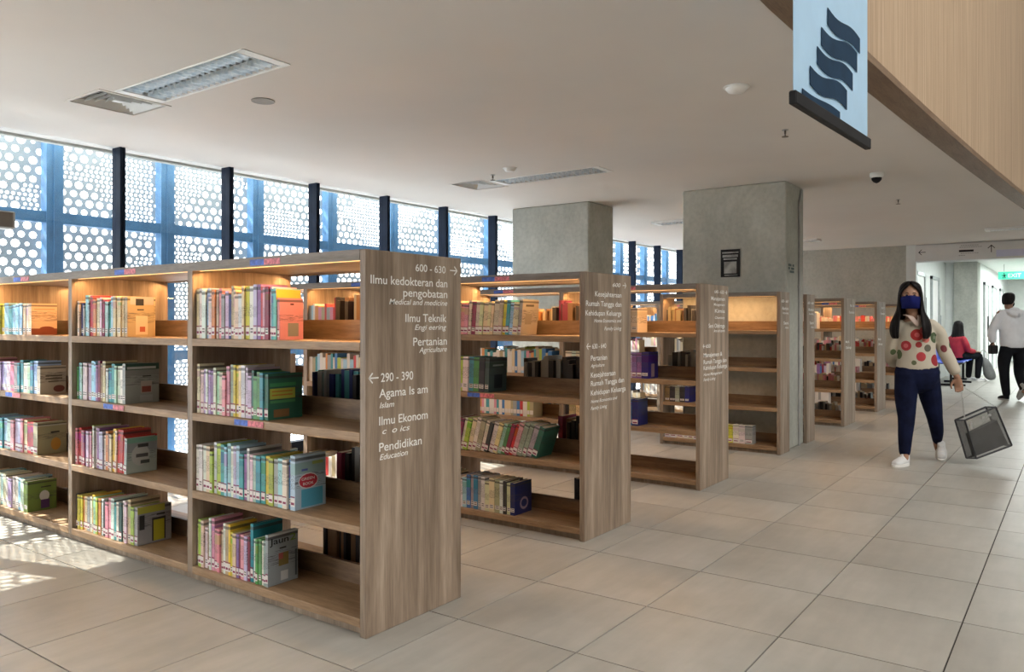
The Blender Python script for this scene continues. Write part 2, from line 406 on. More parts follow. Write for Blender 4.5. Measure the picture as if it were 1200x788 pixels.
arrow(sb, 2.26, 2.49, .055, -PI/2, -.021, DARK); arrow(sb, 1.21, 2.50, .06, 0, -.021, DARK)
bm = bmesh.new(); bm_box(bm, -.023, -.02, 1.47, 1.69, 2.465, 2.50); done('black_bar', bm, DARK, sb)
bm = bmesh.new()
for (a, c, z) in ((1.40, 1.69, 2.57), (1.35, 1.69, 2.54), (1.40, 1.69, 2.435), (1.60, 1.69, 2.40)):
    y = a
    while y < c-.02: bm_box(bm, -.023, -.02, y, y+.026, z, z+.012); y += .034
done('small_print', bm, GREYM, sb)['kind'] = 'stuff'
box('glossy_strip', -.024, -.02, .2, 1.14, 2.36, 2.475, flat('lavender_gloss', (.62, .62, .78), .2, var=.02), sb)

# lift lobby and corridor beyond
struct(box('wall_lobby', 15.8, 20.9, 2.52, 2.64, 0, CZ, WHITEW))
fc = struct(column('column', 20.6, 21.2, 1.87, 2.345)); fc['label'] = 'far grey column at the corridor mouth'
struct(box('wall_lobby_end', 20.7, 20.9, 2.345, 2.52, 0, CZ, WHITEW))
struct(box('wall_corridor', 21.2, 30, 1.87, 2.0, 0, CZ, WHITEW))
struct(box('wall_corridor_end', 30, 30.2, -3, 2, 0, CZ, WHITEW))
struct(box('ceiling_3', 15.6, 30.2, -3, 2.6, CZ+.001, CZ+.1, WHITEW))
struct(box('wall_right', 15.9, 30.2, -3.1, -3, 0, CZ, WHITEW))
STEELD = flat('door_grey', (.42, .45, .45), .3, .3)
for k, u in enumerate((17.0, 18.9)):
    d = bpy.data.objects.new('door_%d' % (k+1), None); COL.objects.link(d); d.location = (u, 2.52, 0); struct(d)
    box('door_leaf', -.45, .45, -.02, .01, .01, 2.15, WHITEM, d)
    bm = bmesh.new(); bm_box(bm, -.52, -.45, -.045, .0, 0, 2.22); bm_box(bm, .45, .52, -.045, .0, 0, 2.22); bm_box(bm, -.52, .52, -.045, .0, 2.15, 2.22); done('door_frame', bm, STEELD, d)
    box('handle', .30, .33, -.10, -.07, .9, 1.4, STEELD, d)
    box('control_panel', .62, .70, -.03, 0, 1.35, 1.75, DARK, d)
for k, u in enumerate((22.4, 24.6, 27)):
    d = bpy.data.objects.new('door_%d' % (k+3), None); COL.objects.link(d); d.location = (u, 1.87, 0); struct(d)
    box('door_leaf', -.45, .45, -.02, .01, .01, 2.15, WHITEM, d)
    bm = bmesh.new(); bm_box(bm, -.52, -.45, -.045, 0, 0, 2.22); bm_box(bm, .45, .52, -.045, 0, 0, 2.22); bm_box(bm, -.52, .52, -.045, 0, 2.15, 2.22); done('door_frame', bm, STEELD, d)
    box('handle', -.33, -.30, -.10, -.07, .9, 1.4, DARK, d)
es = thing('exit_sign', 'green lit exit sign hanging in the corridor', 'sign', (22, 1.35, 2.36))
box('housing', -.02, .02, -.42, .22, -.09, .09, GREENS, es)
me = text_mesh('EXIT', .26, .09)
for v in me.vertices: x, y = v.co.x, v.co.y; v.co = (-.022, .02-x, -.045+y)
link('lettering', me, WHITEM, es)
bm = bmesh.new(); bm_box(bm, -.023, -.02, .08, .11, -.03, .03); bm_box(bm, -.023, -.02, .05, .15, -.005, .012); bm_box(bm, -.023, -.02, .07, .09, -.065, -.03); bm_box(bm, -.023, -.02, .11, .13, -.065, -.03); lathe(bm, [(.012, -.001), (.012, .001)], 8, Matrix.Translation((-.0215, .1, .05)) @ Matrix.Rotation(PI/2, 4, 'Y'))
done('running_figure', bm, DARK, es)
bm = bmesh.new(); bm_tube(bm, (0, -.3, .09), (0, -.3, .27), .006, 6); bm_tube(bm, (0, .1, .09), (0, .1, .27), .006, 6); done('hanger', bm, GREYM, es)

# ---------------------------------------------------------------- ceiling fittings
def luminaire(u0, u1, v0, v1, label, rec=True):
    t = thing('ceiling_light', label, 'ceiling light', ((u0+u1)/2, (v0+v1)/2, CZ), 'recessed twin-trough ceiling lights')
    a, l = (u1-u0)/2, (v1-v0)/2; top = .075 if rec else .0
    zb = -.004 if rec else -.03
    bm = bmesh.new()
    for x0, x1, y0, y1 in ((-a-.006, -a+.004, -l-.006, l+.006), (a-.004, a+.006, -l-.006, l+.006), (-a, a, -l-.012, -l+.05), (-a, a, l-.05, l+.012)): bm_box(bm, x0, x1, y0, y1, zb, .004 if rec else 0)
    done('frame', bm, WHITEM, t)
    bm = bmesh.new(); h = .07 if rec else 0
    for cx in (-a/2, a/2):   # two parabolic troughs
        for s in range(6):
            q0 = -1+s/3; q1 = -1+(s+1)/3; w_ = a/2-.012
            z0 = h-.055*q0*q0; z1 = h-.055*q1*q1
            if not rec: z0, z1 = -.002-.02*q0*q0, -.002-.02*q1*q1
            bm.faces.new([bm.verts.new(p) for p in ((cx+q0*w_, -l+.05, z0), (cx+q1*w_, -l+.05, z1), (cx+q1*w_, l-.05, z1), (cx+q0*w_, l-.05, z0))])
    bm_box(bm, -.006, .006, -l+.05, l-.05, zb+.03, zb+.05)
    done('reflector', bm, MIRROR, t)
    bm = bmesh.new(); nb = 20
    for i in range(nb):
        y = -l+.07+(2*l-.14)*i/(nb-1)
        for cx in (-a/2, a/2): bm_box(bm, cx-a/2+.014, cx+a/2-.014, y-.0015, y+.0015, zb+.002, (.045 if rec else -.004))
    o = done('louvre_blades', bm, MIRROR, t); o['kind'] = 'stuff'
    if rec:
        bm = bmesh.new()
        for cx in (-a/2, a/2): bm_tube(bm, (cx, -l+.06, .05), (cx, l-.06, .05), .009, 8)
        done('tube', bm, WHITEM, t)
        bm = bmesh.new(); bm_box(bm, -a-.002, a+.002, -l-.002, l+.002, .085, .115); done('housing', bm, WHITEM, t)
    return t
luminaire(2.43, 2.72, 3.43, 4.66, 'large recessed twin-trough ceiling light nearest the camera, upper left')
luminaire(6.10, 6.37, 3.46, 4.66, 'recessed twin-trough ceiling light above the aisle, left of the concrete columns')
luminaire(9.87, 10.12, 3.6, 4.75, 'small distant ceiling light seen between the two concrete columns', False)
luminaire(13.42, 13.67, .45, 1.12, 'distant ceiling light at the right edge above the sign board', False)
luminaire(13.42, 13.67, 3.5, 4.7, 'distant ceiling light over the far bookcases, just right of the poster column', False)
def vent(u0, u1, v0, v1, label):
    t = thing('air_vent', label, 'vent', ((u0+u1)/2, (v0+v1)/2, CZ), 'square ceiling diffusers')
    a, l = (u1-u0)/2, (v1-v0)/2
    def fr(s, th, z0, z1):
        bm = bmesh.new()
        for x0, x1, y0, y1 in ((-a*s, -a*s+th, -l*s, l*s), (a*s-th, a*s, -l*s, l*s), (-a*s+th, a*s-th, -l*s, -l*s+th), (-a*s+th, a*s-th, l*s-th, l*s)): bm_box(bm, x0, x1, y0, y1, z0, z1)
        return bm
    done('frame', fr(1.02, .022, -.004, .006), CEIL, t)
    for s, z in ((.80, .012), (.60, .014), (.40, .016), (.2, .018)):
        bm = bmesh.new(); rings = []
        for (k, zz) in ((s-.01, z+.012), (s+.05, z-.014)): rings.append([bm.verts.new((sx*a*k, sy*l*k, zz)) for sx, sy in ((-1,-1),(1,-1),(1,1),(-1,1))])
        for i in range(4): bm.faces.new((rings[0][i], rings[0][(i+1)%4], rings[1][(i+1)%4], rings[1][i]))
        done('vane', bm, WHITEM, t)
    box('core', -a*.12, a*.12, -l*.12, l*.12, .01, .014, WHITEM, t)
    box('plenum', -a*.99, a*.99, -l*.99, l*.99, .09, .11, DARK, t)
vent(2.35, 2.80, 4.70, 5.12, 'square white air diffuser beside the nearest ceiling light')
vent(6.0, 6.45, 4.70, 5.10, 'dark-looking square air diffuser beside the second ceiling light')
def disc(name, u, v, label, cat, r=.055, h=.035, m=WHITEM):
    t = thing(name, label, cat, (u, v, CZ)); bm = bmesh.new()
    lathe(bm, [(r*.25, -h), (r*.75, -h*.85), (r*.95, -h*.4), (r, 0)], 20); done('body', bm, m, t, smooth=True)
    bm = bmesh.new(); lathe(bm, [(r*1.15, -.006), (r*1.15, 0)], 20); done('base', bm, m, t); return t
disc('speaker_disc', 3.07, 4.12, 'flat round grey ceiling disc beside the nearest light', 'ceiling speaker', .062, .008, flat('disc_grey', (.25, .24, .22)))
disc('smoke_detector', 4.51, 1.63, 'white round smoke detector left of the hanging banner', 'smoke detector', .065)
disc('smoke_detector', 5.70, 4.13, 'small round smoke detector above the second ceiling light', 'smoke detector')
def sprinkler(u, v, label):
    t = thing('sprinkler', label, 'sprinkler', (u, v, CZ)); bm = bmesh.new()
    lathe(bm, [(.022, -.005), (.022, 0)], 14); done('rose', bm, GREYM, t)
    bm = bmesh.new(); bm_tube(bm, (0, 0, 0), (0, 0, -.03), .007, 8); bm_tube(bm, (.012, 0, -.02), (.003, 0, -.05), .002, 5); bm_tube(bm, (-.012, 0, -.02), (-.003, 0, -.05), .002, 5); lathe(bm, [(.024, -.052), (.024, -.049)], 12); done('nozzle', bm, flat('brass_dull', (.12, .1, .08)), t)
sprinkler(5.87, 4.45, 'tiny ceiling sprinkler beside the second air diffuser')
sprinkler(5.72, 1.71, 'tiny ceiling sprinkler below the round smoke detector near banner')
sprinkler(9.71, 1.65, 'tiny far ceiling sprinkler right of the dome camera')
t = thing('dome_camera', 'white dome security camera with black lens under the ceiling', 'security camera', (7.87, 1.52, CZ))
bm = bmesh.new(); lathe(bm, [(.05, -.045), (.06, -.03), (.06, 0)], 20); done('housing', bm, WHITEM, t, smooth=True)
bm = bmesh.new(); lathe(bm, [(.004, -.095), (.025, -.085), (.042, -.066), (.046, -.045)], 20); done('dome', bm, DARK, t, smooth=True)

# ---------------------------------------------------------------- banner
bn = thing('hanging_banner', 'pale blue hanging banner with five wavy navy shapes and black bottom bar', 'banner', (2.59, .75, 0), rz=math.atan2(-.05, .87))
bm = bmesh.new(); g = []
for i in range(9): g.append([bm.verts.new((.008+.865*i/8*.985, 0, z)) for z in (1.99, 2.6, 3.2, 3.8, 4.4)])
for a, c in zip(g, g[1:]):
    for i in range(4): bm.faces.new((a[i], c[i], c[i+1], a[i+1]))
o = done('cloth', bm, CLOTHW, bn); mo = o.modifiers.new('s', 'SOLIDIFY'); mo.thickness = .002
box('bottom_bar', 0, .871, -.012, .014, 1.955, 2.0, DARK, bn, .004); box('top_bar', 0, .871, -.012, .014, 4.39, 4.43, DARK, bn)
bm = bmesh.new(); bm_tube(bm, (.05, 0, 4.42), (.05, .2, 5.1), .004, 6); bm_tube(bm, (.82, 0, 4.42), (.82, .2, 5.1), .004, 6); done('cord', bm, GREYM, bn)
shapes = [[(0.392,2.371),(0.54,2.358),(0.687,2.356),(0.805,2.345),(0.849,2.30),(0.849,2.235),(0.687,2.285),(0.54,2.29),(0.392,2.305)]]
def wavy(x0, x1, zt0, zt1, zb0, zb1, amp=.012):
    n = 10; top = []; bot = []
    for i in range(n+1):
        q = i/n; x = (x0+(x1-x0)*q)*.871; wv = amp*math.sin(q*2*PI)
        top.append((x, zt0+(zt1-zt0)*q-wv)); bot.append((x, zb0+(zb1-zb0)*q-wv))
    return top+bot[::-1]
sh = [wavy(.392,.849,2.371,2.371,2.309,2.312,.01), wavy(.314,.805,2.282,2.304,2.218,2.228), wavy(.263,.737,2.203,2.209,2.141,2.143), wavy(.178,.653,2.117,2.127,2.054,2.054), wavy(.09,.554,2.023,2.028,1.991,1.991,.004)]
for s in sh:
    bm = bmesh.new(); f = bm.faces.new([bm.verts.new((x, -.0045, z)) for x, z in s]); r = bmesh.ops.extrude_face_region(bm, geom=[f]); bmesh.ops.translate(bm, verts=[v for v in r['geom'] if isinstance(v, bmesh.types.BMVert)], vec=(0, .002, 0))
    bmesh.ops.recalc_face_normals(bm, faces=bm.faces); done('wavy_shape', bm, NAVY, bn)

# ---------------------------------------------------------------- bookcases
LV = [1.172, .812, .438, .072]       # top face of each shelf board
BV = [(2.315, 3.475), (3.515, 4.675), (4.715, 5.88)]
def bookcase(u0, u1, label, nb=3, half=None, lights=True):
    """double-sided case from u0 to u1; half='f' has only its aisle half"""
    t = thing('bookcase', label, 'bookcase', (u0, 2.28, 0), 'oak library bookcases in rows')
    W = u1-u0; v_end = BV[nb-1][1]+.035-2.28; um = W/2
    def b(name, *a, m=WH, par=t, bev=.0): return box(name, *a, m, par, bev)
    ends = []
    e = b('end_panel', 0, W, 0, .035, 0, 1.54, m=WV, bev=.003); ends.append(e)
    b('end_panel', 0, W, v_end-.035, v_end, 0, 1.54, m=WV, bev=.003)
    b('top_panel', .004, W-.004, .035, v_end-.035, 1.505, 1.54, m=WTOP)
    b('top_band', 0, .018, .035, v_end-.035, 1.498, 1.5405, m=WTOP); b('top_band', W-.018, W, .035, v_end-.035, 1.498, 1.5405, m=WTOP)
    b('plinth', .03, .045, .035, v_end-.035, 0, .04, m=WV); b('plinth', W-.045, W-.03, .035, v_end-.035, 0, .04, m=WV)
    for k in range(1, nb):
        vd = BV[k][0]-.04-2.28; b('divider', .003, W-.003, vd, vd+.04, .04, 1.505, m=WV)
    for k in range(nb):
        a, c = BV[k][0]-2.28, BV[k][1]-2.28
        for L, z in enumerate(LV):
            b('shelf_board', .002, W-.002, a, c, z-.036, z, m=WH, bev=.002)
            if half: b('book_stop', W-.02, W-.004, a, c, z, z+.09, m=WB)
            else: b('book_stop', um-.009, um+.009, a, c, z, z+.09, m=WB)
            if L in (0, 1, 3) or True:
                zz = 1.5 if L == 0 else LV[L-1]-.036
        for (L, p) in (('t', .52), (1, .62)) if k % 2 == 0 else (('t', .5), (1, .6)):
            z0 = 1.504 if L == 't' else LV[L]-.03
            vv = a+(c-a)*(p)
            bm = bmesh.new(); bm_box(bm, -.0015, .0, vv, vv+.10, z0, z0+.026); done('blue_label', bm, BLUEL, t)
            bm = bmesh.new(); bm_box(bm, -.0015, .0, vv-.11, vv, z0, z0+.026); done('red_label', bm, REDL, t)
        if lights:
            b('light_strip', .024, .034, a+.03, c-.03, 1.497, 1.505, m=STRIP)
            la = area('shelf_light', (u0+.045, 2.28+(a+c)/2, 1.49), (.45, 0, -1), .02, c-a-.04, 2.1, (1, .54, .21)); la.rotation_euler = (0, -math.atan(.25), 0)
            if not half:
                area('shelf_light', (u1-.045, 2.28+(a+c)/2, 1.49), (-.45, 0, -1), .02, c-a-.04, 2.1, (1, .54, .21)).rotation_euler = (0, math.atan(.25), 0)
    return t, e
def words(e, u0, R, Lf, arrows):
    def P_(body, a, c, z, h): 
        lettering(e, body, a-u0, c-u0, z, h, -.0008, ital=(h < .026))
    for r in R: P_(*r)
    for r in Lf: P_(*r)
    for (u, z, s, d) in arrows:
        bm = bmesh.new(); M = Matrix.Translation((u-u0, -.0008, z))
        if d < 0: M = M @ Matrix.Rotation(PI, 4, 'Y')
        bm_box(bm, -s, s*.9, -.0006, .0006, -s*.11, s*.11, M)
        for sg in (-1, 1): bm_box(bm, -s*1.1, s*.1, -.0006, .0006, -s*.11, s*.11, M @ Matrix.Translation((s, 0, 0)) @ Matrix.Rotation(sg*PI/4, 4, 'Y'))
        done('arrow_mark', bm, VINYL, e)
bc1, e1 = bookcase(2.18, 2.77, 'nearest bookcase, its grey-oak end panel lettered 600 - 630 and 290 - 390')
bc2, e2 = bookcase(3.87, 4.44, 'second bookcase from the camera, leaning books on its third shelf')
bc3, e3 = bookcase(5.55, 6.13, 'third bookcase from the camera, standing left of the poster column')
bc4, e4 = bookcase(7.48, 7.77, 'half-depth bookcase against the left face of the poster column', 1, 'f')
bc4b, e4b = bookcase(8.37, 8.66, 'half-depth bookcase behind the poster column', 1, 'f')
bc5, e5 = bookcase(9.95, 10.53, 'first bookcase beyond the poster column, left of the walking woman')
bc6, e6 = bookcase(11.84, 12.42, 'second bookcase beyond the poster column')
bc7, e7 = bookcase(13.73, 14.3, 'farthest bookcase, mostly hidden behind the walking woman')
words(e1, 2.18,
 [('600 - 630', 2.466, 2.66, 1.467, 0.031), ('Ilmu kedokteran dan', 2.205, 2.672, 1.405, 0.035), ('pengobatan', 2.391, 2.672, 1.358, 0.034), ('Medical and medicine', 2.309, 2.672, 1.324, 0.023), ('Ilmu Teknik', 2.404, 2.666, 1.252, 0.034), ('Engi eering', 2.461, 2.666, 1.218, 0.023), ('Pertanian', 2.451, 2.669, 1.151, 0.035), ('Agriculture', 2.488, 2.669, 1.121, 0.023)],
 [('290 - 390', 2.262, 2.451, 1.01, 0.035), ('Agama Is am', 2.252, 2.542, 0.947, 0.035), ('Islam', 2.255, 2.338, 0.905, 0.023), ('Ilmu Ekonom', 2.252, 2.542, 0.836, 0.035), ('c  o ics', 2.27, 2.43, 0.799, 0.024), ('Pendidikan', 2.252, 2.504, 0.73, 0.035), ('Education', 2.255, 2.419, 0.696, 0.023)],
 [(2.715, 1.482, .024, 1), (2.222, 1.028, .026, -1)])
words(e2, 3.87,
 [('600', 4.20, 4.30, 1.465, 0.024), ('Kesejahteraan', 3.988, 4.312, 1.402, 0.03), ('Rumah Tangga dan', 3.885, 4.312, 1.345, 0.03), ('Kehidupan Keluarga', 3.88, 4.312, 1.29, 0.03), ('Home Economics and', 3.978, 4.312, 1.25, 0.021), ('Family Living', 4.099, 4.312, 1.203, 0.021)],
 [('630 - 640', 3.955, 4.119, 1.098, 0.028), ('Pertanian', 3.94, 4.13, 1.029, 0.03), ('Agriculture', 3.94, 4.099, 0.99, 0.02), ('Kesejahteraan', 3.94, 4.235, 0.931, 0.03), ('Rumah Tangga dan', 3.94, 4.345, 0.882, 0.03), ('Kehidupan Keluarga', 3.94, 4.367, 0.828, 0.03), ('Home Economics and', 3.94, 4.257, 0.784, 0.019), ('Family Living', 3.94, 4.13, 0.744, 0.02)],
 [(4.35, 1.477, .022, 1), (3.915, 1.112, .022, -1)])
words(e3, 5.55,
 [('640 - 650', 5.833, 6.029, 1.475, 0.026), ('Manajemen', 5.764, 6.047, 1.42, 0.03), ('Management', 5.816, 6.047, 1.379, 0.02), ('Kimia', 5.84, 6.047, 1.325, 0.03), ('Chemistry', 5.84, 6.047, 1.277, 0.02), ('Seni Olahraga', 5.714, 6.047, 1.209, 0.031), ('Arts and sports', 5.816, 6.047, 1.175, 0.021)],
 [('650', 5.66, 5.75, 1.058, 0.026), ('Manajemen &', 5.614, 5.993, 0.988, 0.032), ('Rumah Tangga dan', 5.614, 6.085, 0.936, 0.032), ('Kehidupan Keluarga', 5.614, 6.095, 0.892, 0.032), ('Home Management', 5.614, 5.993, 0.847, 0.022), ('Family Living', 5.614, 5.851, 0.809, 0.022)],
 [(6.075, 1.487, .02, 1), (5.625, 1.07, .02, -1)])
for e_, u0 in ((e4, 7.48), (e4b, 8.37)):
    words(e_, u0, [('650 - 660', u0+.03, u0+.25, 1.44, .025), ('Akuntansi', u0+.05, u0+.25, 1.37, .03), ('Accounting', u0+.07, u0+.25, 1.33, .02), ('Seni', u0+.10, u0+.25, 1.23, .03), ('Arts', u0+.14, u0+.25, 1.19, .02)], [], [])
for e_, u0 in ((e5, 9.95), (e6, 11.84), (e7, 13.73)):
    words(e_, u0, [('700 - 710', u0+.3, u0+.52, 1.44, .028), ('Kesenian', u0+.25, u0+.52, 1.36, .032)], [('Musik', u0+.08, u0+.26, 1.0, .03), ('Olahraga', u0+.08, u0+.36, .93, .03)], [])

# ---------------------------------------------------------------- books
PALT = dict(W=((.72,.69,.65),'white'), C=((.70,.58,.38),'cream'), Y=((.72,.56,.06),'yellow'), G=((.10,.30,.10),'green'), g=((.42,.52,.08),'lime green'), T=((.07,.32,.36),'teal'),
 B=((.06,.2,.48),'blue'), N=((.02,.03,.16),'navy'), R=((.55,.05,.05),'red'), P=((.68,.28,.36),'pink'), V=((.28,.15,.36),'violet'), O=((.66,.27,.08),'orange'), K=((.035,.035,.04),'black'),
 S=((.36,.58,.74),'sky blue'), M=((.25,.03,.08),'maroon'), E=((.33,.34,.34),'grey'), L=((.52,.44,.62),'lilac'), F=((.26,.15,.08),'brown'), m=((.4,.62,.54),'mint green'), D=((.03,.12,.09),'dark green'), A=((.42,.36,.22),'khaki'))
def book_meshes():
    bm = bmesh.new(); tx, ty = .02, .10
    bm_box(bm, 0, 1, 0, ty, 0, 1); bm_box(bm, 0, 1, 1-ty, 1, 0, 1); bm_box(bm, 0, tx, ty, 1-ty, 0, 1)
    cv = bpy.data.meshes.new('book'); bm.to_mesh(cv); bm.free(); cv.materials.append(COVER)
    bm = bmesh.new(); bm_box(bm, tx, .975, ty, 1-ty, .012, .985)
    pg = bpy.data.meshes.new('pages'); bm.to_mesh(pg); bm.free(); pg.materials.append(PAPER)
    bm = bmesh.new(); bm_box(bm, -.004, .0, .04, .96, .07, .225); n0 = len(bm.faces)
    bm_box(bm, -.005, -.001, .04, .96, .235, .255); bm_box(bm, -.005, -.003, .15, .85, .10, .145)
    bm.faces.ensure_lookup_table()
    for f in bm.faces[n0:]: f.material_index = 1
    b2 = bmesh.new(); bm_box(b2, -.004, .0, .1, .9, .10, .22); n1 = len(b2.faces); bm_box(b2, -.005, -.003, .2, .8, .185, .205); bm_box(b2, -.005, -.003, .2, .8, .13, .15); b2.faces.ensure_lookup_table()
    for f in b2.faces[n1:]: f.material_index = 1
    l2 = bpy.data.meshes.new('spine_label'); b2.to_mesh(l2); b2.free(); l2.materials.append(LABEL); l2.materials.append(DARK)
    lb = bpy.data.meshes.new('spine_label'); bm.to_mesh(lb); bm.free(); lb.materials.append(LABEL); lb.materials.append(MAROON)
    return cv, pg, lb, l2
CV, PG, LB, LB2 = book_meshes()
ORD = ['first','second','third','fourth','fifth','sixth','seventh','eighth','ninth','tenth','eleventh','twelfth','thirteenth','fourteenth','fifteenth','sixteenth','seventeenth','eighteenth','nineteenth','twentieth','twenty-first','twenty-second','twenty-third','twenty-fourth','twenty-fifth','twenty-sixth','twenty-seventh','twenty-eighth','twenty-ninth','thirtieth']
ROWN = ['top shelf', 'second shelf down', 'third shelf down', 'bottom shelf']
count = [0]
def put_book(u, v, z, dep, th, ht, col, label, group, tilt=0.0, lbm=None):
    o = link('book', CV); o.location = (u, v, z); o.scale = (dep, th, ht); o.rotation_euler = (tilt, 0, 0); o.color = (*col, 1)
    tag(o, label, 'book', group); count[0] += 1
    for nm, me in (('pages', PG), ('spine_label', lbm or LB)):
        c = link(nm, me); c.parent = o
    return o
def decal(bk, items):
    bm = bmesh.new(); lay = bm.loops.layers.float_color.new('Col')
    for k, it in enumerate(items):
        x0, z0, x1, z1, c = it[:5]
        y = -.02-.012*k
        if len(it) > 5:   # disc
            pts = [((x0+x1)/2+(x1-x0)/2*math.cos(2*PI*i/14), (z0+z1)/2+(z1-z0)/2*math.sin(2*PI*i/14)) for i in range(14)]
        else: pts = [(x0, z0), (x1, z0), (x1, z1), (x0, z1)]
        f = bm.faces.new([bm.verts.new((x, y, z)) for x, z in pts])
        for l in f.loops: l[lay] = (*c, 1)
    done('cover_print', bm, ATTR, bk)
def cover_text(bk, body, x0, z0, w_, h_, m=DARK):
    me = text_mesh(body, w_, h_)
    for v in me.vertices: x, y = v.co.x, v.co.y; v.co = (x0+x, -.14, z0+y)
    link('cover_title', me, m, bk)
def fill(casename, u0, bay, bayname, lev, vend, cols, seed, lean=0.0, hmin=.20, hmax=.25, dmin=.13, dmax=.19, leanfrom=1.0, groupname=None):
    """books from the far side of the bay to vend, nearest last; left-to-right in the photo"""
    rnd = random.Random(seed); v1 = BV[bay][1]-.006; z = LV[lev]+.001; span = v1-vend; n = len(cols)
    ths = [rnd.uniform(.7, 1.35) for _ in cols]; 
    tot = sum(ths); extra = .03 if lean else 0
    ths = [t/tot*(span-extra)*(.97 if not lean else .93) for t in ths]
    out = []; v = v1-extra*.3; hcur = rnd.uniform(hmin, hmax)
    for i, c in enumerate(cols):
        if rnd.random() < .45: hcur = rnd.uniform(hmin, hmax)
        th = ths[i]; ht = hcur+rnd.uniform(-.004, .004); dp = rnd.uniform(dmin, dmax)
        col, cn = PALT[c]; col = tuple(max(0, x*rnd.uniform(.85, 1.15)) for x in col)
        tilt = 0
        if lean and i/n >= 0: tilt = lean*(.5+.5*i/n)
        elif i/n > leanfrom: tilt = .04
        v -= th/(math.cos(tilt))*(1.0)+ .0008
        zz = z
        vv = v
        if tilt < 0:   # pivot on the bottom near edge -> leans away from camera (top to +v)
            pass
        lab = '%s-spined book, %s from left, %s, %s of the %s' % (cn, ORD[min(i, 29)], ROWN[lev], bayname, casename) if bayname else '%s-spined book, %s from left on the %s of the %s' % (cn, ORD[min(i, 29)], ROWN[lev], casename)
        bk = put_book(u0+.018+rnd.uniform(0, .012), vv, zz, dp, th*.97, ht, col, lab, groupname or ('books on the %s of the %s, %s' % (ROWN[lev], casename, bayname or 'first bay')), tilt, LB2 if seed in (15, 16, 19, 20, 22, 32, 34, 45) or (i*7+seed) % 5 == 0 else LB)
        out.append(bk)
    return out
nb = 'nearest bookcase'
U1 = 2.18
r = {}
r[0,0] = fill(nb, U1, 0, 'right bay', 0, 2.845, 'CWWSWOCPELNACCWCYWLVRPMLTTP', 11, hmin=.195, hmax=.245, dmin=.13, dmax=.16)
r[0,1] = fill(nb, U1, 0, 'right bay', 1, 2.93, 'WWLWLVWmCPPEYYCWLLDGGTD', 12, hmin=.19, hmax=.24)
r[0,2] = fill(nb, U1, 0, 'right bay', 2, 2.735, 'WWWCgWggTSSWLSTVWWmTTYgESWBS', 13, hmin=.19, hmax=.25)
r[0,3] = fill(nb, U1, 0, 'right bay', 3, 2.925, 'CgCWFWPPPCWAYYCVMPLMTWGGWEE', 14, hmin=.19, hmax=.25)
r[1,0] = fill(nb, U1, 1, 'middle bay', 0, 4.118, 'CCNESSRROCWMmmTSCCPWA', 15, hmin=.17, hmax=.235)
r[1,1] = fill(nb, U1, 1, 'middle bay', 1, 4.125, 'GTmWWLLSSVMFCWTTmWWE', 16, hmin=.18, hmax=.24)
r[1,2] = fill(nb, U1, 1, 'middle bay', 2, 4.12, 'PRPMVLPgWLVLLWOFCYCRRRm', 17, hmin=.18, hmax=.23, leanfrom=.7)
r[1,3] = fill(nb, U1, 1, 'middle bay', 3, 4.015, 'KYYOCEWYmgOWKPPWTWDWWCgE', 18, hmin=.19, hmax=.245)
r[2,0] = fill(nb, U1, 2, 'left bay', 0, 5.225, 'CWmgYSTTSSSCCO', 19, hmin=.18, hmax=.2)
r[2,1] = fill(nb, U1, 2, 'left bay', 1, 5.10, 'CPRLVLWPETTWmTSC', 20, hmin=.18, hmax=.21)
r[2,2] = fill(nb, U1, 2, 'left bay', 2, 5.145, 'SSBSTSmPLLPCRRA', 21, hmin=.19, hmax=.205)
r[2,3] = fill(nb, U1, 2, 'left bay', 3, 5.27, 'CSTTWmCWLWWSWG', 22, hmin=.18, hmax=.2)
def setc(bk, col): bk.color = (*col, 1)
b = r[0,0]; setc(b[-1], (.62,.25,.28)); b[-1].scale.z = .185; b[-1].scale.x = .13; decal(b[-1], [(.35,.08,.8,.4,(.22,.22,.2)), (.45,.83,.6,.87,(.1,.02,.02))])
setc(b[-2], (.16,.5,.44)); b[-2].location.x -= .008; decal(b[-2], [(.0,.78,1,.98,(.8,.45,.05)), (.35,.1,.9,.4,(.75,.65,.4)), (.4,.4,.7,.75,(.05,.03,.02)), (.35,.3,.75,.45,(.7,.4,.25),1)])
b = r[0,1]; setc(b[-1], (.03,.14,.09)); b[-1].scale = (.19, b[-1].scale.y, .205); decal(b[-1], [(.05,.72,.8,.80,(.06,.3,.12)), (.05,.45,.78,.68,(.45,.5,.08)), (.1,.6,.7,.63,(.5,.2,.03)), (.1,.52,.7,.55,(.5,.2,.03)), (.05,.36,.78,.42,(.08,.3,.12)), (.15,.05,.6,.22,(.25,.13,.05))])
b = r[0,2]; setc(b[-1], (.42,.56,.68)); b[-1].scale = (.17, b[-1].scale.y, .235); decal(b[-1], [(.2,.03,.9,.36,(.1,.42,.6)), (.1,.36,.75,.66,(.75,.7,.72),1), (.13,.38,.72,.64,(.55,.04,.07),1), (.55,.8,.9,.86,(.35,.45,.15)), (.2,.7,.4,.74,(.1,.15,.45))])
cover_text(b[-1], 'GREEN', .19, .53, .42, .05, WHITEM); cover_text(b[-1], 'BOOK', .24, .44, .34, .05, WHITEM)
b = r[0,3]; setc(b[-1], (.30,.34,.36)); b[-1].scale = (.165, b[-1].scale.y*1.2, .23); decal(b[-1], [(.35,.35,.68,.6,(.22,.16,.05)), (.35,.48,.5,.6,(.4,.1,.08)), (.38,.68,.6,.71,(.03,.03,.03)), (.42,.06,.66,.24,(.6,.62,.62)), (.9,.08,.96,.6,(.07,.09,.1)), (.0,.96,1,1.0,(.6,.62,.6))])
cover_text(b[-1], 'Jaun', .05, .80, .62, .12); cover_text(b[-1], '2', .72, .80, .2, .13, flat('title_green', (.2, .3, .05)))
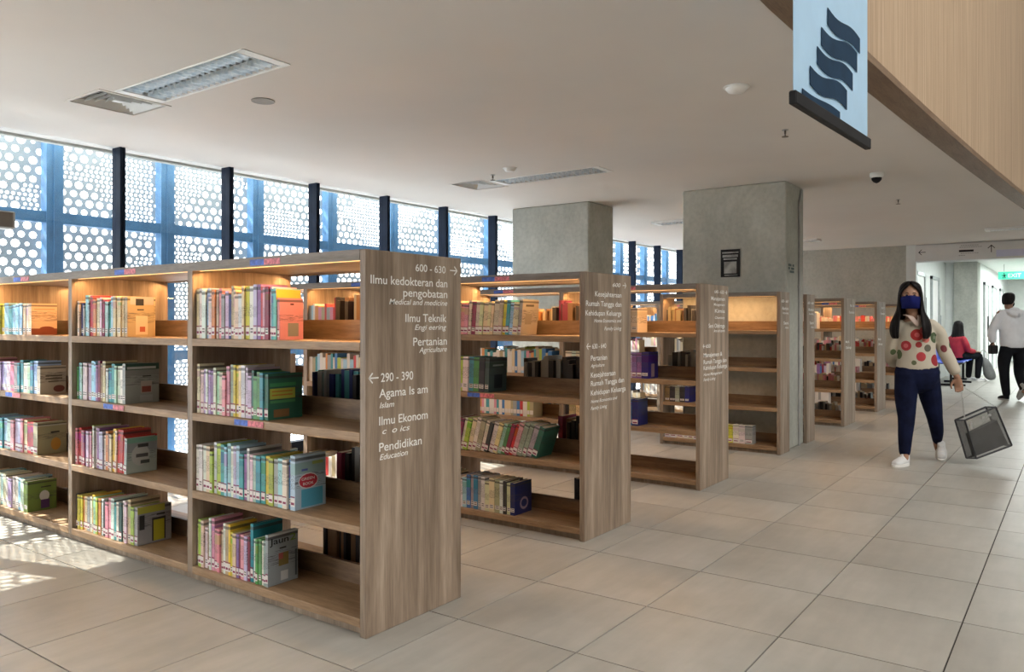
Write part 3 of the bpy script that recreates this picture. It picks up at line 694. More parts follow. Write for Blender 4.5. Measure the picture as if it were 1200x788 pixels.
setc(b[-7], (.02,.24,.30)); b[-7].scale.z = .262
b = r[1,0]; setc(b[-1], (.55,.42,.24)); b[-1].scale = (.15, b[-1].scale.y, .215); decal(b[-1], [(.1,.8,.98,1,(.6,.5,.46)), (.3,.78,.6,.95,(.03,.03,.03)), (.3,.05,.75,.52,(.75,.62,.45)), (.45,.12,.65,.25,(.5,.12,.06)), (.35,.66,.6,.69,(.03,.03,.03))])
for k in (-2, -3, -4): setc(b[k], (.72, .58, .35)); b[k].scale.z = .215; 
b = r[1,1]; setc(b[-1], (.34,.36,.34)); b[-1].scale = (.19, b[-1].scale.y, .215); decal(b[-1], [(0,.84,1,1,(.03,.08,.06)), (.05,.86,.9,.92,(.5,.52,.52)), (.45,.25,.78,.55,(.5,.42,.38)), (.48,.27,.75,.42,(.3,.08,.06)), (.5,.66,.75,.69,(.03,.03,.03)), (.42,.04,.8,.2,(.42,.44,.43))])
b = r[1,2]; setc(b[-1], (.42,.5,.47)); b[-1].scale = (.17, b[-1].scale.y, .19); decal(b[-1], [(0,.86,1,1,(.2,.42,.33)), (.15,.2,.75,.8,(.5,.53,.52),1), (.35,.72,.7,.82,(.05,.05,.05)), (.3,.44,.7,.54,(.1,.1,.1)), (.45,.25,.75,.35,(.08,.1,.1))])
b = r[1,3]; setc(b[-1], (.34,.34,.35)); b[-1].scale = (.19, b[-1].scale.y, .20); decal(b[-1], [(0,.82,.8,1,(.5,.5,.08)), (.42,.05,.82,.66,(.03,.03,.03)), (.46,.05,.78,.60,(.5,.46,.03)), (.05,.4,.2,.78,(.03,.03,.03)), (.55,.72,.8,.76,(.03,.03,.03))])
b = r[2,0]; setc(b[-1], (.72,.5,.32)); b[-1].scale.x = .15; decal(b[-1], [(0,0,1,.2,(.22,.05,.02)), (.3,.1,.9,.27,(.22,.05,.02),1), (.1,.8,.9,.83,(.5,.3,.15)), (.1,.6,.9,.62,(.5,.3,.15))])
b = r[2,1]; setc(b[-1], (.55,.48,.38)); b[-1].scale.x = .15; b[-1].scale.z = .17; decal(b[-1], [(.5,.05,.95,.3,(.2,.06,.05),1), (.2,.62,.85,.67,(.1,.08,.06)), (.2,.52,.85,.57,(.1,.08,.06)), (.3,.42,.7,.46,(.1,.08,.06))])
b = r[2,2]; setc(b[-1], (.36,.33,.2)); b[-1].scale.x = .17; decal(b[-1], [(.45,.1,.8,.5,(.6,.3,.06),1), (.45,.65,.75,.7,(.03,.03,.03)), (0,.88,1,.92,(.5,.48,.4))])
b = r[2,3]; setc(b[-1], (.16,.24,.05)); b[-1].scale.x = .17; decal(b[-1], [(.4,.3,.75,.65,(.62,.62,.58),1), (.45,.06,.75,.35,(.08,.03,.12)), (.45,.75,.8,.79,(.03,.03,.03))])
# far-side bag-white card peeping behind bottom shelf
sbk = 'second bookcase'
q = {}
q[0] = fill(sbk, 3.87, 0, '', 0, 2.69, 'CCCWCAFCCPPCMCCCCCCCYTSCE', 31, lean=.10, hmin=.19, hmax=.225)
q[1] = fill(sbk, 3.87, 0, '', 1, 2.985, 'KCWKWMGgWTGKD', 32, hmin=.18, hmax=.22, leanfrom=.6)
q[2] = fill(sbk, 3.87, 0, '', 2, 2.60, 'CCOCWLMWgCWAWKWCmGMRPEEED', 33, lean=.36, hmin=.19, hmax=.215)
q[3] = fill(sbk, 3.87, 0, '', 3, 2.78, 'CWWWCEWSBEBEWCCAWKCN', 34, hmin=.18, hmax=.21)
setc(q[0][-1], (.42,.37,.30)); decal(q[0][-1], [(.2,.8,.7,.86,(.1,.08,.06)), (.2,.3,.6,.6,(.3,.26,.2))])
setc(q[1][-1], (.06,.10,.10)); decal(q[1][-1], [(.3,.1,.75,.5,(.01,.02,.03)), (.2,.75,.8,.8,(.3,.35,.35))])
setc(q[3][-1], (.015,.02,.10)); decal(q[3][-1], [(.3,.12,.8,.52,(.35,.25,.3),1), (.38,.2,.72,.45,(.02,.03,.12),1)])
tb = 'third bookcase'
fill(tb, 5.55, 0, '', 0, 2.80, 'CWORROWCCWCAC', 41, hmin=.18, hmax=.22)
x_ = fill(tb, 5.55, 0, '', 1, 2.70, 'WWCWmWTTmWWLVVN', 42, hmin=.17, hmax=.215)
setc(x_[-1], (.03,.02,.18)); decal(x_[-1], [(.3,.05,.62,.55,(.3,.2,.22))])
fill(tb, 5.55, 0, '', 2, 2.79, 'KACWAMCWgCKBN', 43, hmin=.18, hmax=.22)
fb = 'poster-column bookcase'
fill(fb, 7.48, 0, '', 3, 2.54, 'WWWWCWLPPVCYWWE', 44, hmin=.17, hmax=.18, dmin=.1, dmax=.13)
fill(fb, 7.48, 0, '', 2, 3.2, 'FKEKN', 45, hmin=.15, hmax=.2)
BR = random.Random(3)
# everything farther or on the reverse sides
bm = bmesh.new(); lay = bm.loops.layers.float_color.new('Col')
def sbox(x0, x1, y0, y1, z0, z1, c):
    n0 = len(bm.faces); bm_box(bm, x0, x1, y0, y1, z0, z1); bm.faces.ensure_lookup_table()
    for f in bm.faces[n0:]:
        for l in f.loops: l[lay] = (*c, 1)
def stuffrow(u_sp, side, v0, v1, z, keys, hmin=.17, hmax=.22):
    v = v1
    while v > v0:
        th = BR.uniform(.018, .04); h_ = BR.uniform(hmin, hmax); d = BR.uniform(.12, .17); c = PALT[BR.choice(keys)][0]
        a, e = (u_sp, u_sp+d) if side > 0 else (u_sp-d, u_sp)
        sbox(a, e, v-th+.001, v, z, z+h_, c)
        # pages showing as a pale top and label near the foot
        sbox(a+.004, e-.004, v-th+.004, v-.003, z+h_, z+h_+.001, (.55,.5,.4))
        sx = u_sp-side*.001
        sbox(min(sx, u_sp), max(sx, u_sp), v-th+.003, v-.002, z+.02, z+.055, (.7,.65,.62))
        v -= th
# reverse side of each case (spines face the next aisle)
for (ua, rows) in ((2.77, [(0, 2.42, 2.95, 'FFEKMF'), (0, 3.55, 3.85, 'FEK'), (1, 2.33, 3.1, 'NNEKTD'), (1, 3.55, 4.0, 'DTKE'), (2, 2.35, 2.9, 'KKFMEK'), (2, 3.55, 4.2, 'NBEW'), (3, 2.35, 3.0, 'KKFEK'), (3, 3.55, 4.0, 'KEF'), (0, 4.75, 5.2, 'FEKCW'), (2, 4.75, 5.3, 'EKCW')]),
                   (4.44, [(0, 2.33, 2.75, 'FFMFK'), (1, 2.34, 3.0, 'KKEKKD'), (2, 2.35, 2.7, 'KFKKM'), (3, 2.33, 2.6, 'KKEK'), (0, 3.6, 4.4, 'CWFSM'), (1, 3.6, 4.4, 'WWCgKYS'), (2, 3.6, 4.5, 'RPWgBM'), (3, 4.0, 4.6, 'WCEK')]),
                   (6.13, [(0, 2.34, 2.75, 'FAFEK'), (1, 2.4, 2.72, 'EKEEK'), (2, 3.55, 4.4, 'PRWLBC'), (1, 3.55, 4.4, 'WCSAg'), (0, 3.6, 4.5, 'COFA')])):
    for (L, a, e, keys) in rows: stuffrow(ua-.02, -1, a, e, LV[L]+.001, keys)
for ua in (3.87, 5.55):
    for bay in (1, 2):
        for L in range(4): stuffrow(ua+.02, 1, BV[bay][0]+.4*BR.random(), BV[bay][1]-.005, LV[L]+.001, 'CWOSTRPWgBAEW')
for ua in (9.95, 11.84, 13.73):
    for bay in (0, 1, 2):
        for L in range(4):
            if L == 0 and bay == 0 and ua > 11: continue
            stuffrow(ua+.02, 1, BV[bay][0]+(.62 if bay == 0 and L else .3), BV[bay][1]-.005, LV[L]+.001, ['WBNCWT', 'WCPWE', 'MWLBWV', 'WCWE'][L])
    for bay in (0, 1):
        for L in range(4): stuffrow(ua+.56, -1, BV[bay][0]+.3*BR.random()+.05, BV[bay][1]-.1, LV[L]+.001, ['WRCPE', 'WPRCWK', 'RPWCK', 'WCWKE'][L], .13, .18)
o = done('books', bm, ATTR); o['kind'] = 'stuff'; tag(o, 'dim rows of books on the reverse sides and far bookcases', 'books')

# ---------------------------------------------------------------- people
SKIN = flat('skin', (.36, .2, .13), .55, var=.06); SKIN2 = flat('skin_dark', (.27, .15, .1), .55, var=.06)
HAIR = mat('black_hair', (.006, .0045, .005), .5, spec=.15)
JEANS = flat('navy_trousers', (.006, .009, .032), .8, var=.3, sc_=12)
BLACKC = flat('black_trousers', (.008, .009, .012), .8, var=.2)
SHOE = flat('white_shoe', (.72, .73, .74), .5, var=.04)
MASK = flat('blue_mask', (.008, .012, .10), .6, var=.1); MASKK = flat('black_mask', (.01, .01, .012), .7)
HOOD = flat('pale_grey_sweatshirt', (.7, .73, .78), .8, var=.08, sc_=5)
REDJ = flat('red_jacket', (.33, .015, .03), .7, var=.2)
def frame(t, side):
    t = t.normalized(); s = side-t*side.dot(t)
    s = s.normalized() if s.length > 1e-4 else t.orthogonal().normalized()
    return s, t.cross(s).normalized()
def limb(bm, pts, radii, side=(1,0,0), n=14, round_ends=True):
    pts = [Vector(p) for p in pts]; radii = [(r, r) if not isinstance(r, tuple) else r for r in radii]; side = Vector(side)
    # subdivide with Catmull-Rom for smooth bends
    P2, R2 = [], []
    for i in range(len(pts)-1):
        p0 = pts[max(i-1, 0)]; p1 = pts[i]; p2 = pts[i+1]; p3 = pts[min(i+2, len(pts)-1)]
        for k in range(4):
            s = k/4
            P2.append(.5*((2*p1)+(-p0+p2)*s+(2*p0-5*p1+4*p2-p3)*s*s+(-p0+3*p1-3*p2+p3)*s**3))
            R2.append(tuple(radii[i][j]*(1-s)+radii[i+1][j]*s for j in (0, 1)))
    P2.append(pts[-1]); R2.append(radii[-1])
    if round_ends:
        t0 = (P2[0]-P2[1]).normalized(); t1 = (P2[-1]-P2[-2]).normalized(); a = min(R2[0]); c = min(R2[-1])
        P2 = [P2[0]+t0*a*.8, P2[0]+t0*a*.5]+P2+[P2[-1]+t1*c*.5, P2[-1]+t1*c*.8]
        R2 = [tuple(x*.35 for x in R2[0]), tuple(x*.8 for x in R2[0])]+R2+[tuple(x*.8 for x in R2[-1]), tuple(x*.35 for x in R2[-1])]
    rings = []
    for i, p in enumerate(P2):
        t = (P2[min(i+1, len(P2)-1)]-P2[max(i-1, 0)]); s, q = frame(t, side)
        rings.append([bm.verts.new(p+s*R2[i][0]*math.cos(2*PI*k/n)+q*R2[i][1]*math.sin(2*PI*k/n)) for k in range(n)])
    for a, c in zip(rings, rings[1:]):
        for k in range(n): bm.faces.new((a[k], a[(k+1)%n], c[(k+1)%n], c[k]))
    bm.faces.new(rings[0][::-1]); bm.faces.new(rings[-1])
def fuse(name, bm, m, parent, voxel, sm=4):
    bmesh.ops.recalc_face_normals(bm, faces=bm.faces)
    o = done(name, bm, m, parent); r_ = o.modifiers.new('fuse', 'REMESH'); r_.mode = 'VOXEL'; r_.voxel_size = voxel; r_.use_smooth_shade = True
    s = o.modifiers.new('smooth', 'SMOOTH'); s.iterations = sm; s.factor = .5; return o
def head(bm, c, face, k=1.0):
    c = Vector(c); f = Vector(face).normalized(); up = Vector((0,0,1)); f = (f-up*f.z*.0); sd = f.cross(up).normalized(); up2 = sd.cross(f).normalized()
    rows, n = 22, 32; rings = []
    for j in range(1, rows):
        ph = PI*j/rows; z = math.cos(ph); s = math.sin(ph); ring = []
        for i in range(n):
            th = 2*PI*i/n; x = s*math.cos(th); y = s*math.sin(th)
            X = x*.074; Y = y*.092; Z = z*.112
            if z < 0: X *= 1+.28*z; Y *= 1+.12*z if y < 0 else 1-.02*z
            if y > 0:
                Y += .022*math.exp(-((x/.16)**2+((z+.18)/.16)**2)) * y       # nose
                Y -= .008*math.exp(-(((abs(x)-.38)/.16)**2+((z-.02)/.12)**2))  # eye sockets
                Y += .007*math.exp(-((x/.3)**2+((z+.48)/.09)**2))            # lips
                Y += .010*math.exp(-((x/.28)**2+((z+.8)/.15)**2))            # chin
                Y += .004*math.exp(-(((abs(x)-.35)/.2)**2+((z-.2)/.07)**2))   # brow
            if abs(x) > .8: X += math.copysign(.014*math.exp(-(((y+.05)/.2)**2+((z+.05)/.26)**2)), x)
            ring.append(bm.verts.new(c+(sd*X+f*Y+up2*Z)*k))
        rings.append(ring)
    for a, e in zip(rings, rings[1:]):
        for i in range(n): bm.faces.new((a[i], e[i], e[(i+1)%n], a[(i+1)%n]))
    t_ = bm.verts.new(c+up2*.112*k); b_ = bm.verts.new(c-up2*.112*k)
    for i in range(n): bm.faces.new((t_, rings[0][i], rings[0][(i+1)%n])); bm.faces.new((b_, rings[-1][(i+1)%n], rings[-1][i]))
    return c, f, sd, up2
def eyes(c, f, sd, up, parent, k=1.0):
    for s in (-1, 1):
        bm = bmesh.new(); bmesh.ops.create_icosphere(bm, subdivisions=2, radius=.0115*k, matrix=Matrix.Translation(c+(f*.078+sd*.029*s+up*.002)*k)); done('eye', bm, DARK, parent, smooth=True)
        bm = bmesh.new(); limb(bm, [c+(f*.087+sd*.016*s+up*.020)*k, c+(f*.086+sd*.03*s+up*.025)*k, c+(f*.074+sd*.046*s+up*.020)*k], [.003, .0035, .002], n=6); done('eyebrow', bm, HAIR, parent)
def hand(bm, wrist, d, nrm, out, k=1.0, curl=.5):
    """palm + five fingers. d along the hand, nrm palm normal (fingers curl towards it), out thumb side"""
    wrist = Vector(wrist); d = Vector(d).normalized(); nrm = Vector(nrm); nrm = (nrm-d*nrm.dot(d)).normalized(); o_ = d.cross(nrm).normalized()
    if o_.dot(Vector(out)) < 0: o_ = -o_
    limb(bm, [wrist-d*.01*k, wrist+d*.035*k, wrist+d*.085*k], [(.026*k, .018*k), (.036*k, .016*k), (.038*k, .012*k)], side=o_)
    for i, L in enumerate((.068, .078, .072, .056)):
        base = wrist+(d*.085+o_*(.028-.019*i))*k; p = [base-d*.02*k]; dd = d.copy(); cur = base; p.append(cur); a = 0
        for j, fr in enumerate((.45, .32, .23)):
            a += curl*(.9 if j else .6); dd = d*math.cos(a)+nrm*math.sin(a); cur = cur+dd*L*fr*k; p.append(cur)
        limb(bm, p, [.0095*k, .0095*k, .009*k, .008*k, .0068*k], side=o_, n=8)
    b0 = wrist+(d*.02+o_*.022)*k
    limb(bm, [b0, b0+(o_*.026+d*.022+nrm*.01)*k, b0+(o_*.036+d*.05+nrm*.022)*k, b0+(o_*.034+d*.072+nrm*.034)*k], [.014*k, .012*k, .010*k, .008*k], side=nrm, n=8)
def shoe(parent, heel, toe, w_=.042, h_=.085, sole=None):
    heel = Vector(heel); toe = Vector(toe); d = (toe-heel); L = d.length; d.normalize(); sd = d.cross(Vector((0,0,1))).normalized(); up = sd.cross(d).normalized()
    bm = bmesh.new()
    limb(bm, [heel+up*.045+d*.03, heel+up*.045+d*L*.35, heel+up*.036+d*L*.65, heel+up*.028+d*(L-.03)], [(w_*.8, .042), (w_*.85, .044), (w_*1.05, .034), (w_*.95, .024)], side=sd)
    limb(bm, [heel+up*.05+d*.045, heel+up*h_+d*.045, heel+up*(h_+.02)+d*.045], [(w_*.8, .05), (w_*.78, .045), (w_*.8, .045)], side=sd, round_ends=False)
    o = fuse('shoe', bm, SHOE if sole is None else sole, parent, .008, 3)
    bm = bmesh.new(); n = 20; lo, hi = [], []
    for i in range(n):
        a = 2*PI*i/n; x = math.cos(a); y = math.sin(a)
        p = heel+d*(L/2+x*L*.52)+sd*y*w_*(1.12+.12*x)
        lo.append(bm.verts.new(p)); hi.append(bm.verts.new(p+up*.022))
    for i in range(n): bm.faces.new((lo[i], lo[(i+1)%n], hi[(i+1)%n], hi[i]))
    bm.faces.new(lo[::-1]); bm.faces.new(hi); done('sole', bm, WHITEM if sole is None else GREYM, o)
    bm = bmesh.new()
    for i in range(4): limb(bm, [heel+up*(.085-.012*i)+d*(L*.36+.03*i)-sd*.025, heel+up*(.094-.012*i)+d*(L*.36+.03*i), heel+up*(.085-.012*i)+d*(L*.36+.03*i)+sd*.025], [.003]*3, n=5)
    done('laces', bm, WHITEM, o)
RZ = -math.radians(54.23)     # local x = to the right of the camera's view, local y = away

# --- walking woman
def printed_blouse():
    spots = [((-.10,-.12,1.16),.055,(.42,.03,.03)), ((-.035,-.14,1.20),.05,(.5,.1,.1)), ((.065,-.12,1.135),.052,(.06,.09,.04)), ((-.075,-.15,.965),.05,(.42,.04,.05)), ((.075,-.14,.935),.06,(.30,.02,.03)),
      ((-.012,-.16,1.04),.045,(.12,.11,.08)), ((.145,-.10,1.03),.045,(.2,.04,.05)), ((-.17,-.06,1.06),.045,(.38,.03,.04)), ((.165,.0,1.24),.06,(.25,.02,.03)), ((.215,-.02,1.06),.05,(.06,.09,.04)), ((-.24,0,.98),.06,(.1,.14,.06)), ((.0,.15,1.1),.06,(.4,.03,.04)), ((.08,.14,.95),.05,(.08,.12,.05)), ((-.1,.13,.98),.06,(.3,.03,.04)), ((.245,0,.92),.035,(.2,.05,.05)), ((-.09,-.13,1.07),.03,(.3,.03,.03)), ((-.03,-.14,1.12),.035,(.55,.15,.12)), ((-.13,-.12,.91),.03,(.1,.12,.06))]
    def f(nt, b):
        tc = nt.nodes.new('ShaderNodeTexCoord'); cur = None
        for (p, r_, c) in spots:
            d = nt.nodes.new('ShaderNodeVectorMath'); d.operation = 'DISTANCE'; nt.links.new(tc.outputs['Object'], d.inputs[0]); d.inputs[1].default_value = p
            m1 = nt.nodes.new('ShaderNodeMath'); m1.operation = 'LESS_THAN'; nt.links.new(d.outputs['Value'], m1.inputs[0]); m1.inputs[1].default_value = r_
            m2 = nt.nodes.new('ShaderNodeMath'); m2.operation = 'LESS_THAN'; nt.links.new(d.outputs['Value'], m2.inputs[0]); m2.inputs[1].default_value = r_*.45
            base = cur if cur is not None else (.52, .47, .38)
            cur = mixc(nt, base, c, m1.outputs[0]); cur = mixc(nt, cur, tuple(min(1, x*1.3+.09) for x in c), m2.outputs[0])
        nt.links.new(cur, b.inputs['Base Color'])
        v = coords(nt, (1,1,1)); _, h = noise_ramp(nt, v, 14, 3, [(0,(0,0,0)),(1,(1,1,1))]); bump(nt, b, h, .5, .01)
    return mat('printed_blouse', build=f, rough=.8)
_l, _d = 3.64, 7.0
wo = thing('person', 'walking woman with long black hair, blue mask and circle-printed cream blouse', 'person', (_l*CAMX[0]+_d*CAMX[1], -_l*CAMX[1]+_d*CAMX[0], 0), rz=RZ)
wo.scale = (1, 1, .985)
H = Vector((-.115, -.03, 1.505)); FACE = (-.42, -.90, .02)
bm = bmesh.new(); hc, hf, hs, hu = head(bm, H, FACE, .98)
limb(bm, [H+Vector((.02,.02,-.06)), (-.085, 0, 1.36), (-.07, .01, 1.26)], [.052, .05, .07])
SD = (.92, -.39, 0)
limb(bm, [(-.065,.0,1.26), (-.055,0,1.12), (-.045,0,.98), (-.04,0,.86), (-.035,0,.78)], [(.14,.07), (.135,.09), (.115,.08), (.14,.095), (.13,.1)], side=SD)
for p, rr in (([(.03,.0,.8),(.09,.02,.59),(.137,.04,.40),(.20,.12,.26),(.243,.2,.16),(.25,.18,.09)], [.08,.075,.052,.045,.033,.03]), ([(-.10,0,.8),(-.15,-.02,.59),(-.167,-.06,.40),(-.19,-.1,.24),(-.205,-.12,.12),(-.215,-.13,.06)], [.08,.075,.052,.045,.033,.03])): limb(bm, p, rr)
# arms: her left (photo right) forward with the bag, her right swung back
limb(bm, [(.07,-.04,1.235), (.14,-.03,1.15), (.20,-.02,1.0), (.235,-.06,.88), (.262,-.09,.785)], [.05,.045,.037,.032,.024])
hand(bm, (.266,-.092,.775), (.12,-.05,-1), (-.5,-.8,0), (-.8,.3,0), .95, .75)
limb(bm, [(-.165,.04,1.235), (-.215,.08,1.12), (-.222,.12,.99), (-.16,.2,.92), (-.10,.24,.87)], [.05,.045,.037,.032,.024])
hand(bm, (-.098,.242,.865), (.6,.1,-1), (.7,.3,0), (0,-1,0), .95, .5)
body = fuse('body', bm, SKIN, wo, .0055, 2)
eyes(hc, hf, hs, hu, wo, .98)
# mask
bm = bmesh.new(); rings = []
for j in range(9):
    z = .002-.118*j/8; row = []
    for i in range(13):
        a = (i-6)/6*1.15; rr = .090+.022*math.exp(-(a/.28)**2)*math.exp(-((z+.03)/.04)**2)+.006
        jaw = 1 if z > -.05 else 1-.9*((-z-.05)/.09)**1.5*.6
        row.append(bm.verts.new(hc+hs*math.sin(a)*.086*(1+ .9*min(0, z+.03))+hf*(math.cos(a)*rr*jaw+.004)+hu*(z-(.012*abs(a) if j == 0 else 0))))
    rings.append(row)
for a, c in zip(rings, rings[1:]):
    for i in range(12): bm.faces.new((a[i], a[i+1], c[i+1], c[i]))
o = done('face_mask', bm, MASK, wo, smooth=True); s = o.modifiers.new('s', 'SOLIDIFY'); s.thickness = .004
bm = bmesh.new()
for sg in (-1, 1): limb(bm, [hc+hs*.074*sg+hf*.035+hu*-.01, hc+hs*.084*sg+hf*-.005+hu*.02, hc+hs*.074*sg+hf*.03+hu*-.055], [.0016]*3, n=5)
done('ear_loop', bm, MASK, o).matrix_parent_inverse = Matrix()
# hair: crown shell plus long locks over both shoulders
def hair_shell(c, f, sd, up, prof, parent, name='hair'):
    """prof rows: (height, side radius, front-back radius, centre shift back, half opening angle at the face)"""
    bm = bmesh.new(); rings = []; n = 40; rh = random.Random(5)
    for (z, rx, ry, sh_, op) in prof:
        row = []
        for i in range(n+1):
            a = op+(2*PI-2*op)*i/n; wv = 1+.035*math.sin(i*2.3)+.02*math.sin(i*5.1+1)
            row.append(bm.verts.new(c+sd*math.sin(a)*rx*wv+f*(math.cos(a)*ry*wv-sh_)+up*z))
        rings.append(row)
    for a, e in zip(rings, rings[1:]):
        for i in range(n): bm.faces.new((a[i], a[i+1], e[i+1], e[i]))
    o = done(name, bm, HAIR, parent, smooth=True)
    s = o.modifiers.new('s', 'SOLIDIFY'); s.thickness = .02; s.offset = 0; o.modifiers.new('u', 'SUBSURF').levels = 1; return o
hair_shell(hc, hf, hs, hu, [(.128,.005,.006,.01,.05), (.124,.035,.045,.01,.05), (.108,.062,.082,.008,.08), (.08,.078,.097,.006,.28), (.05,.085,.1,.006,.85), (.0,.090,.1,.01,1.05), (-.06,.093,.096,.012,1.1), (-.12,.10,.09,.012,.95), (-.17,.118,.095,.006,.72), (-.22,.148,.135,-.0,.6), (-.29,.16,.155,-.008,.6), (-.35,.155,.155,-.01,.66), (-.385,.13,.145,-.01,.8)], wo)
# blouse
bm = bmesh.new()
limb(bm, [(-.075,0,1.292), (-.07,0,1.25), (-.06,-.01,1.14), (-.05,-.01,1.0), (-.045,-.005,.91), (-.04,0,.865)], [(.065,.055), (.15,.08), (.158,.11), (.153,.112), (.165,.122), (.172,.13)], side=SD, n=24, round_ends=False)
limb(bm, [(.05,-.04,1.245), (.135,-.03,1.17), (.185,-.02,1.03), (.222,-.05,.92), (.25,-.08,.835)], [.062,.063,.058,.056,.05])
limb(bm, [(-.165,.03,1.245), (-.215,.07,1.13), (-.222,.1,1.0), (-.185,.18,.93), (-.14,.22,.89)], [.058,.056,.052,.05,.045])
fuse('blouse', bm, printed_blouse(), wo, .009, 4)
for sg in (-1, 1):
    bm = bmesh.new(); c0 = Vector((-.095, -.075, 1.30)); limb(bm, [c0+Vector((.06*sg, .06, .035)), c0+Vector((.045*sg, -.005, .02)), c0+Vector((.015*sg,-.03,-.03)), c0+Vector((0,-.035,-.06))], [(.022,.005),(.024,.005),(.02,.005),(.008,.004)], n=10); done('collar', bm, flat('cream_collar', (.55,.42,.36)), wo)
# trousers
bm = bmesh.new()
limb(bm, [(-.04,0,.90), (-.04,0,.82), (-.035,0,.74)], [(.155,.11), (.185,.135), (.17,.13)], side=SD, n=24)
limb(bm, [(.045,.0,.79),(.09,.02,.60),(.137,.04,.41),(.195,.11,.27),(.24,.19,.175)], [(.105,.11),(.092,.095),(.066,.07),(.055,.06),(.038,.045)])
limb(bm, [(-.125,0,.79),(-.15,-.02,.60),(-.165,-.06,.41),(-.19,-.09,.25),(-.205,-.11,.11)], [(.105,.11),(.092,.095),(.07,.073),(.058,.062),(.045,.05)])
fuse('trousers', bm, JEANS, wo, .0085, 4)
shoe(wo, (-.165,-.09,.0), (-.35,-.205,.0)); shoe(wo, (.285,.20,.115), (.215,.07,.0), h_=.07)

# bag of clear film hanging from her hand on a chain
hb = Vector((.285,-.11,.70))
bg_ = thing('tote_bag', 'clear plastic tote bag with dark trim and chain strap in the walking woman\'s hand', 'bag', wo.location, rz=RZ)
O = Vector((.315,-.12,.395)); Wv = Vector((.27,0,.115)); Hv = Vector((.10,0,-.335)); Tv = Vector((-.065,.035,-.003))
def quad(bm, a, b_, c, d): bm.faces.new([bm.verts.new(p) for p in (a, b_, c, d)])
A = [O, O+Wv, O+Wv+Hv+Vector((.04,0,0)), O+Hv]; B = [p+Tv for p in A]
for nm, q4 in (('film_panel', A), ('film_panel', B), ('film_side', [A[0], A[3], B[3], B[0]]), ('film_side', [A[1], A[2], B[2], B[1]]), ('film_base', [A[3], A[2], B[2], B[3]])):
    bm = bmesh.new(); quad(bm, *q4); done(nm, bm, FILMD if nm == 'film_side' else FILM, bg_)
bm = bmesh.new()
for lst in (A, B):
    for i in range(4): bm_tube(bm, lst[i], lst[(i+1)%4], .008, 6)
for i in range(4): bm_tube(bm, A[i], B[i], .0055, 6)
done('trim', bm, flat('bag_trim', (.05,.05,.055), .4), bg_)
GR = flat('grey_lining', (.035, .038, .045), .6, var=.3)
bm = bmesh.new(); e_ = Tv*.25; g0 = O+Hv*.34+Wv*.03+e_*.3; corners = [g0, O+Wv*.97+Hv*.30+e_*.3, O+Wv*.98+Hv*.97+Vector((.035,0,0))+e_*.3, O+Wv*.03+Hv*.97+e_*.3]
lo = [bm.verts.new(p) for p in corners]; hi = [bm.verts.new(p+Tv*.5) for p in corners]
bm.faces.new(lo); bm.faces.new(hi[::-1])
for i in range(4): bm.faces.new((lo[i], hi[i], hi[(i+1)%4], lo[(i+1)%4]))
done('grey_pouch', bm, GR, bg_, bevel=.012)
bm = bmesh.new()
for p in (.45, .62): lathe(bm, [(.012,-.004),(.012,.004)], 10, Matrix.Translation(O+Wv*p*1.2+Hv*.12+Vector((0,-.008,0))) @ Matrix.Rotation(PI/2, 4, 'X'))
bm_box(bm, .0,.018,-.004,.004,-.06,.0, Matrix.Translation(O+Wv*.12+Hv*.08+Vector((0,-.01,0)))); done('stud', bm, GREYM, bg_)
def chain(p0, p1, n):
    bm = bmesh.new(); p0 = Vector(p0); p1 = Vector(p1)
    for i in range(n):
        a = p0.lerp(p1, i/n); c = p0.lerp(p1, (i+1.25)/n); d = (c-a); L = d.length; q = d.to_track_quat('Z', 'Y').to_matrix().to_4x4() @ Matrix.Rotation(PI/2*(i % 2), 4, 'Z')
        M = Matrix.Translation((a+c)/2) @ q; pts = [M @ Vector((.006*math.cos(t_), 0, L/2*math.sin(t_))) for t_ in [2*PI*k/8 for k in range(8)]]
        for k in range(8): bm_tube(bm, pts[k], pts[(k+1)%8], .0016, 4)
    return bm
done('chain_strap', chain(hb, O+Vector((0,0,.005)), 18), flat('silver', (.6,.6,.58), .3, .8), bg_)
done('chain_strap', chain(hb, O+Wv, 24), flat('silver2', (.6,.6,.58), .3, .8), bg_)

# --- man walking away
_l, _d = (1183-600)/923*12.6, 12.6
mn = thing('person', 'man with short black hair walking away in a pale grey hooded sweatshirt and black trousers', 'person', (_l*CAMX[0]+_d*CAMX[1], -_l*CAMX[1]+_d*CAMX[0], 0), rz=RZ)
bm = bmesh.new(); H = Vector((.02,.05,1.60)); hc, hf, hs, hu = head(bm, H, (.85,.5,.06), 1.0)
limb(bm, [H+Vector((-.01,0,-.06)), (.01,.02,1.46), (.02,0,1.38)], [.058,.058,.08])
limb(bm, [(.03,0,1.38),(.04,0,1.2),(.05,0,1.02),(.06,0,.9)], [(.17,.09),(.16,.1),(.13,.09),(.15,.1)])
for p in ([(-.04,0,.88),(-.07,.02,.66),(-.08,.0,.44),(-.05,.02,.24),(-.03,.03,.08)], [(.15,0,.88),(.18,.02,.66),(.17,.03,.44),(.12,-.12,.28),(.09,-.22,.16)]): limb(bm, p, [.085,.08,.055,.05,.035])
limb(bm, [(-.15,0,1.4),(-.21,.02,1.25),(-.26,.04,1.1),(-.265,.02,.98),(-.27,.0,.92)], [.05,.045,.04,.034,.026]); hand(bm, (-.27,0,.92), (0,.1,-1), (.8,.3,0), (0,1,0), 1.0, .8)
limb(bm, [(.22,0,1.4),(.27,.05,1.25),(.31,.08,1.1),(.30,.16,.99),(.29,.2,.92)], [.05,.045,.04,.034,.026]); hand(bm, (.29,.2,.92), (0,.2,-1), (-.8,.3,0), (0,1,0), 1.0, .5)
fuse('body', bm, SKIN2, mn, .008, 2); eyes(hc, hf, hs, hu, mn)
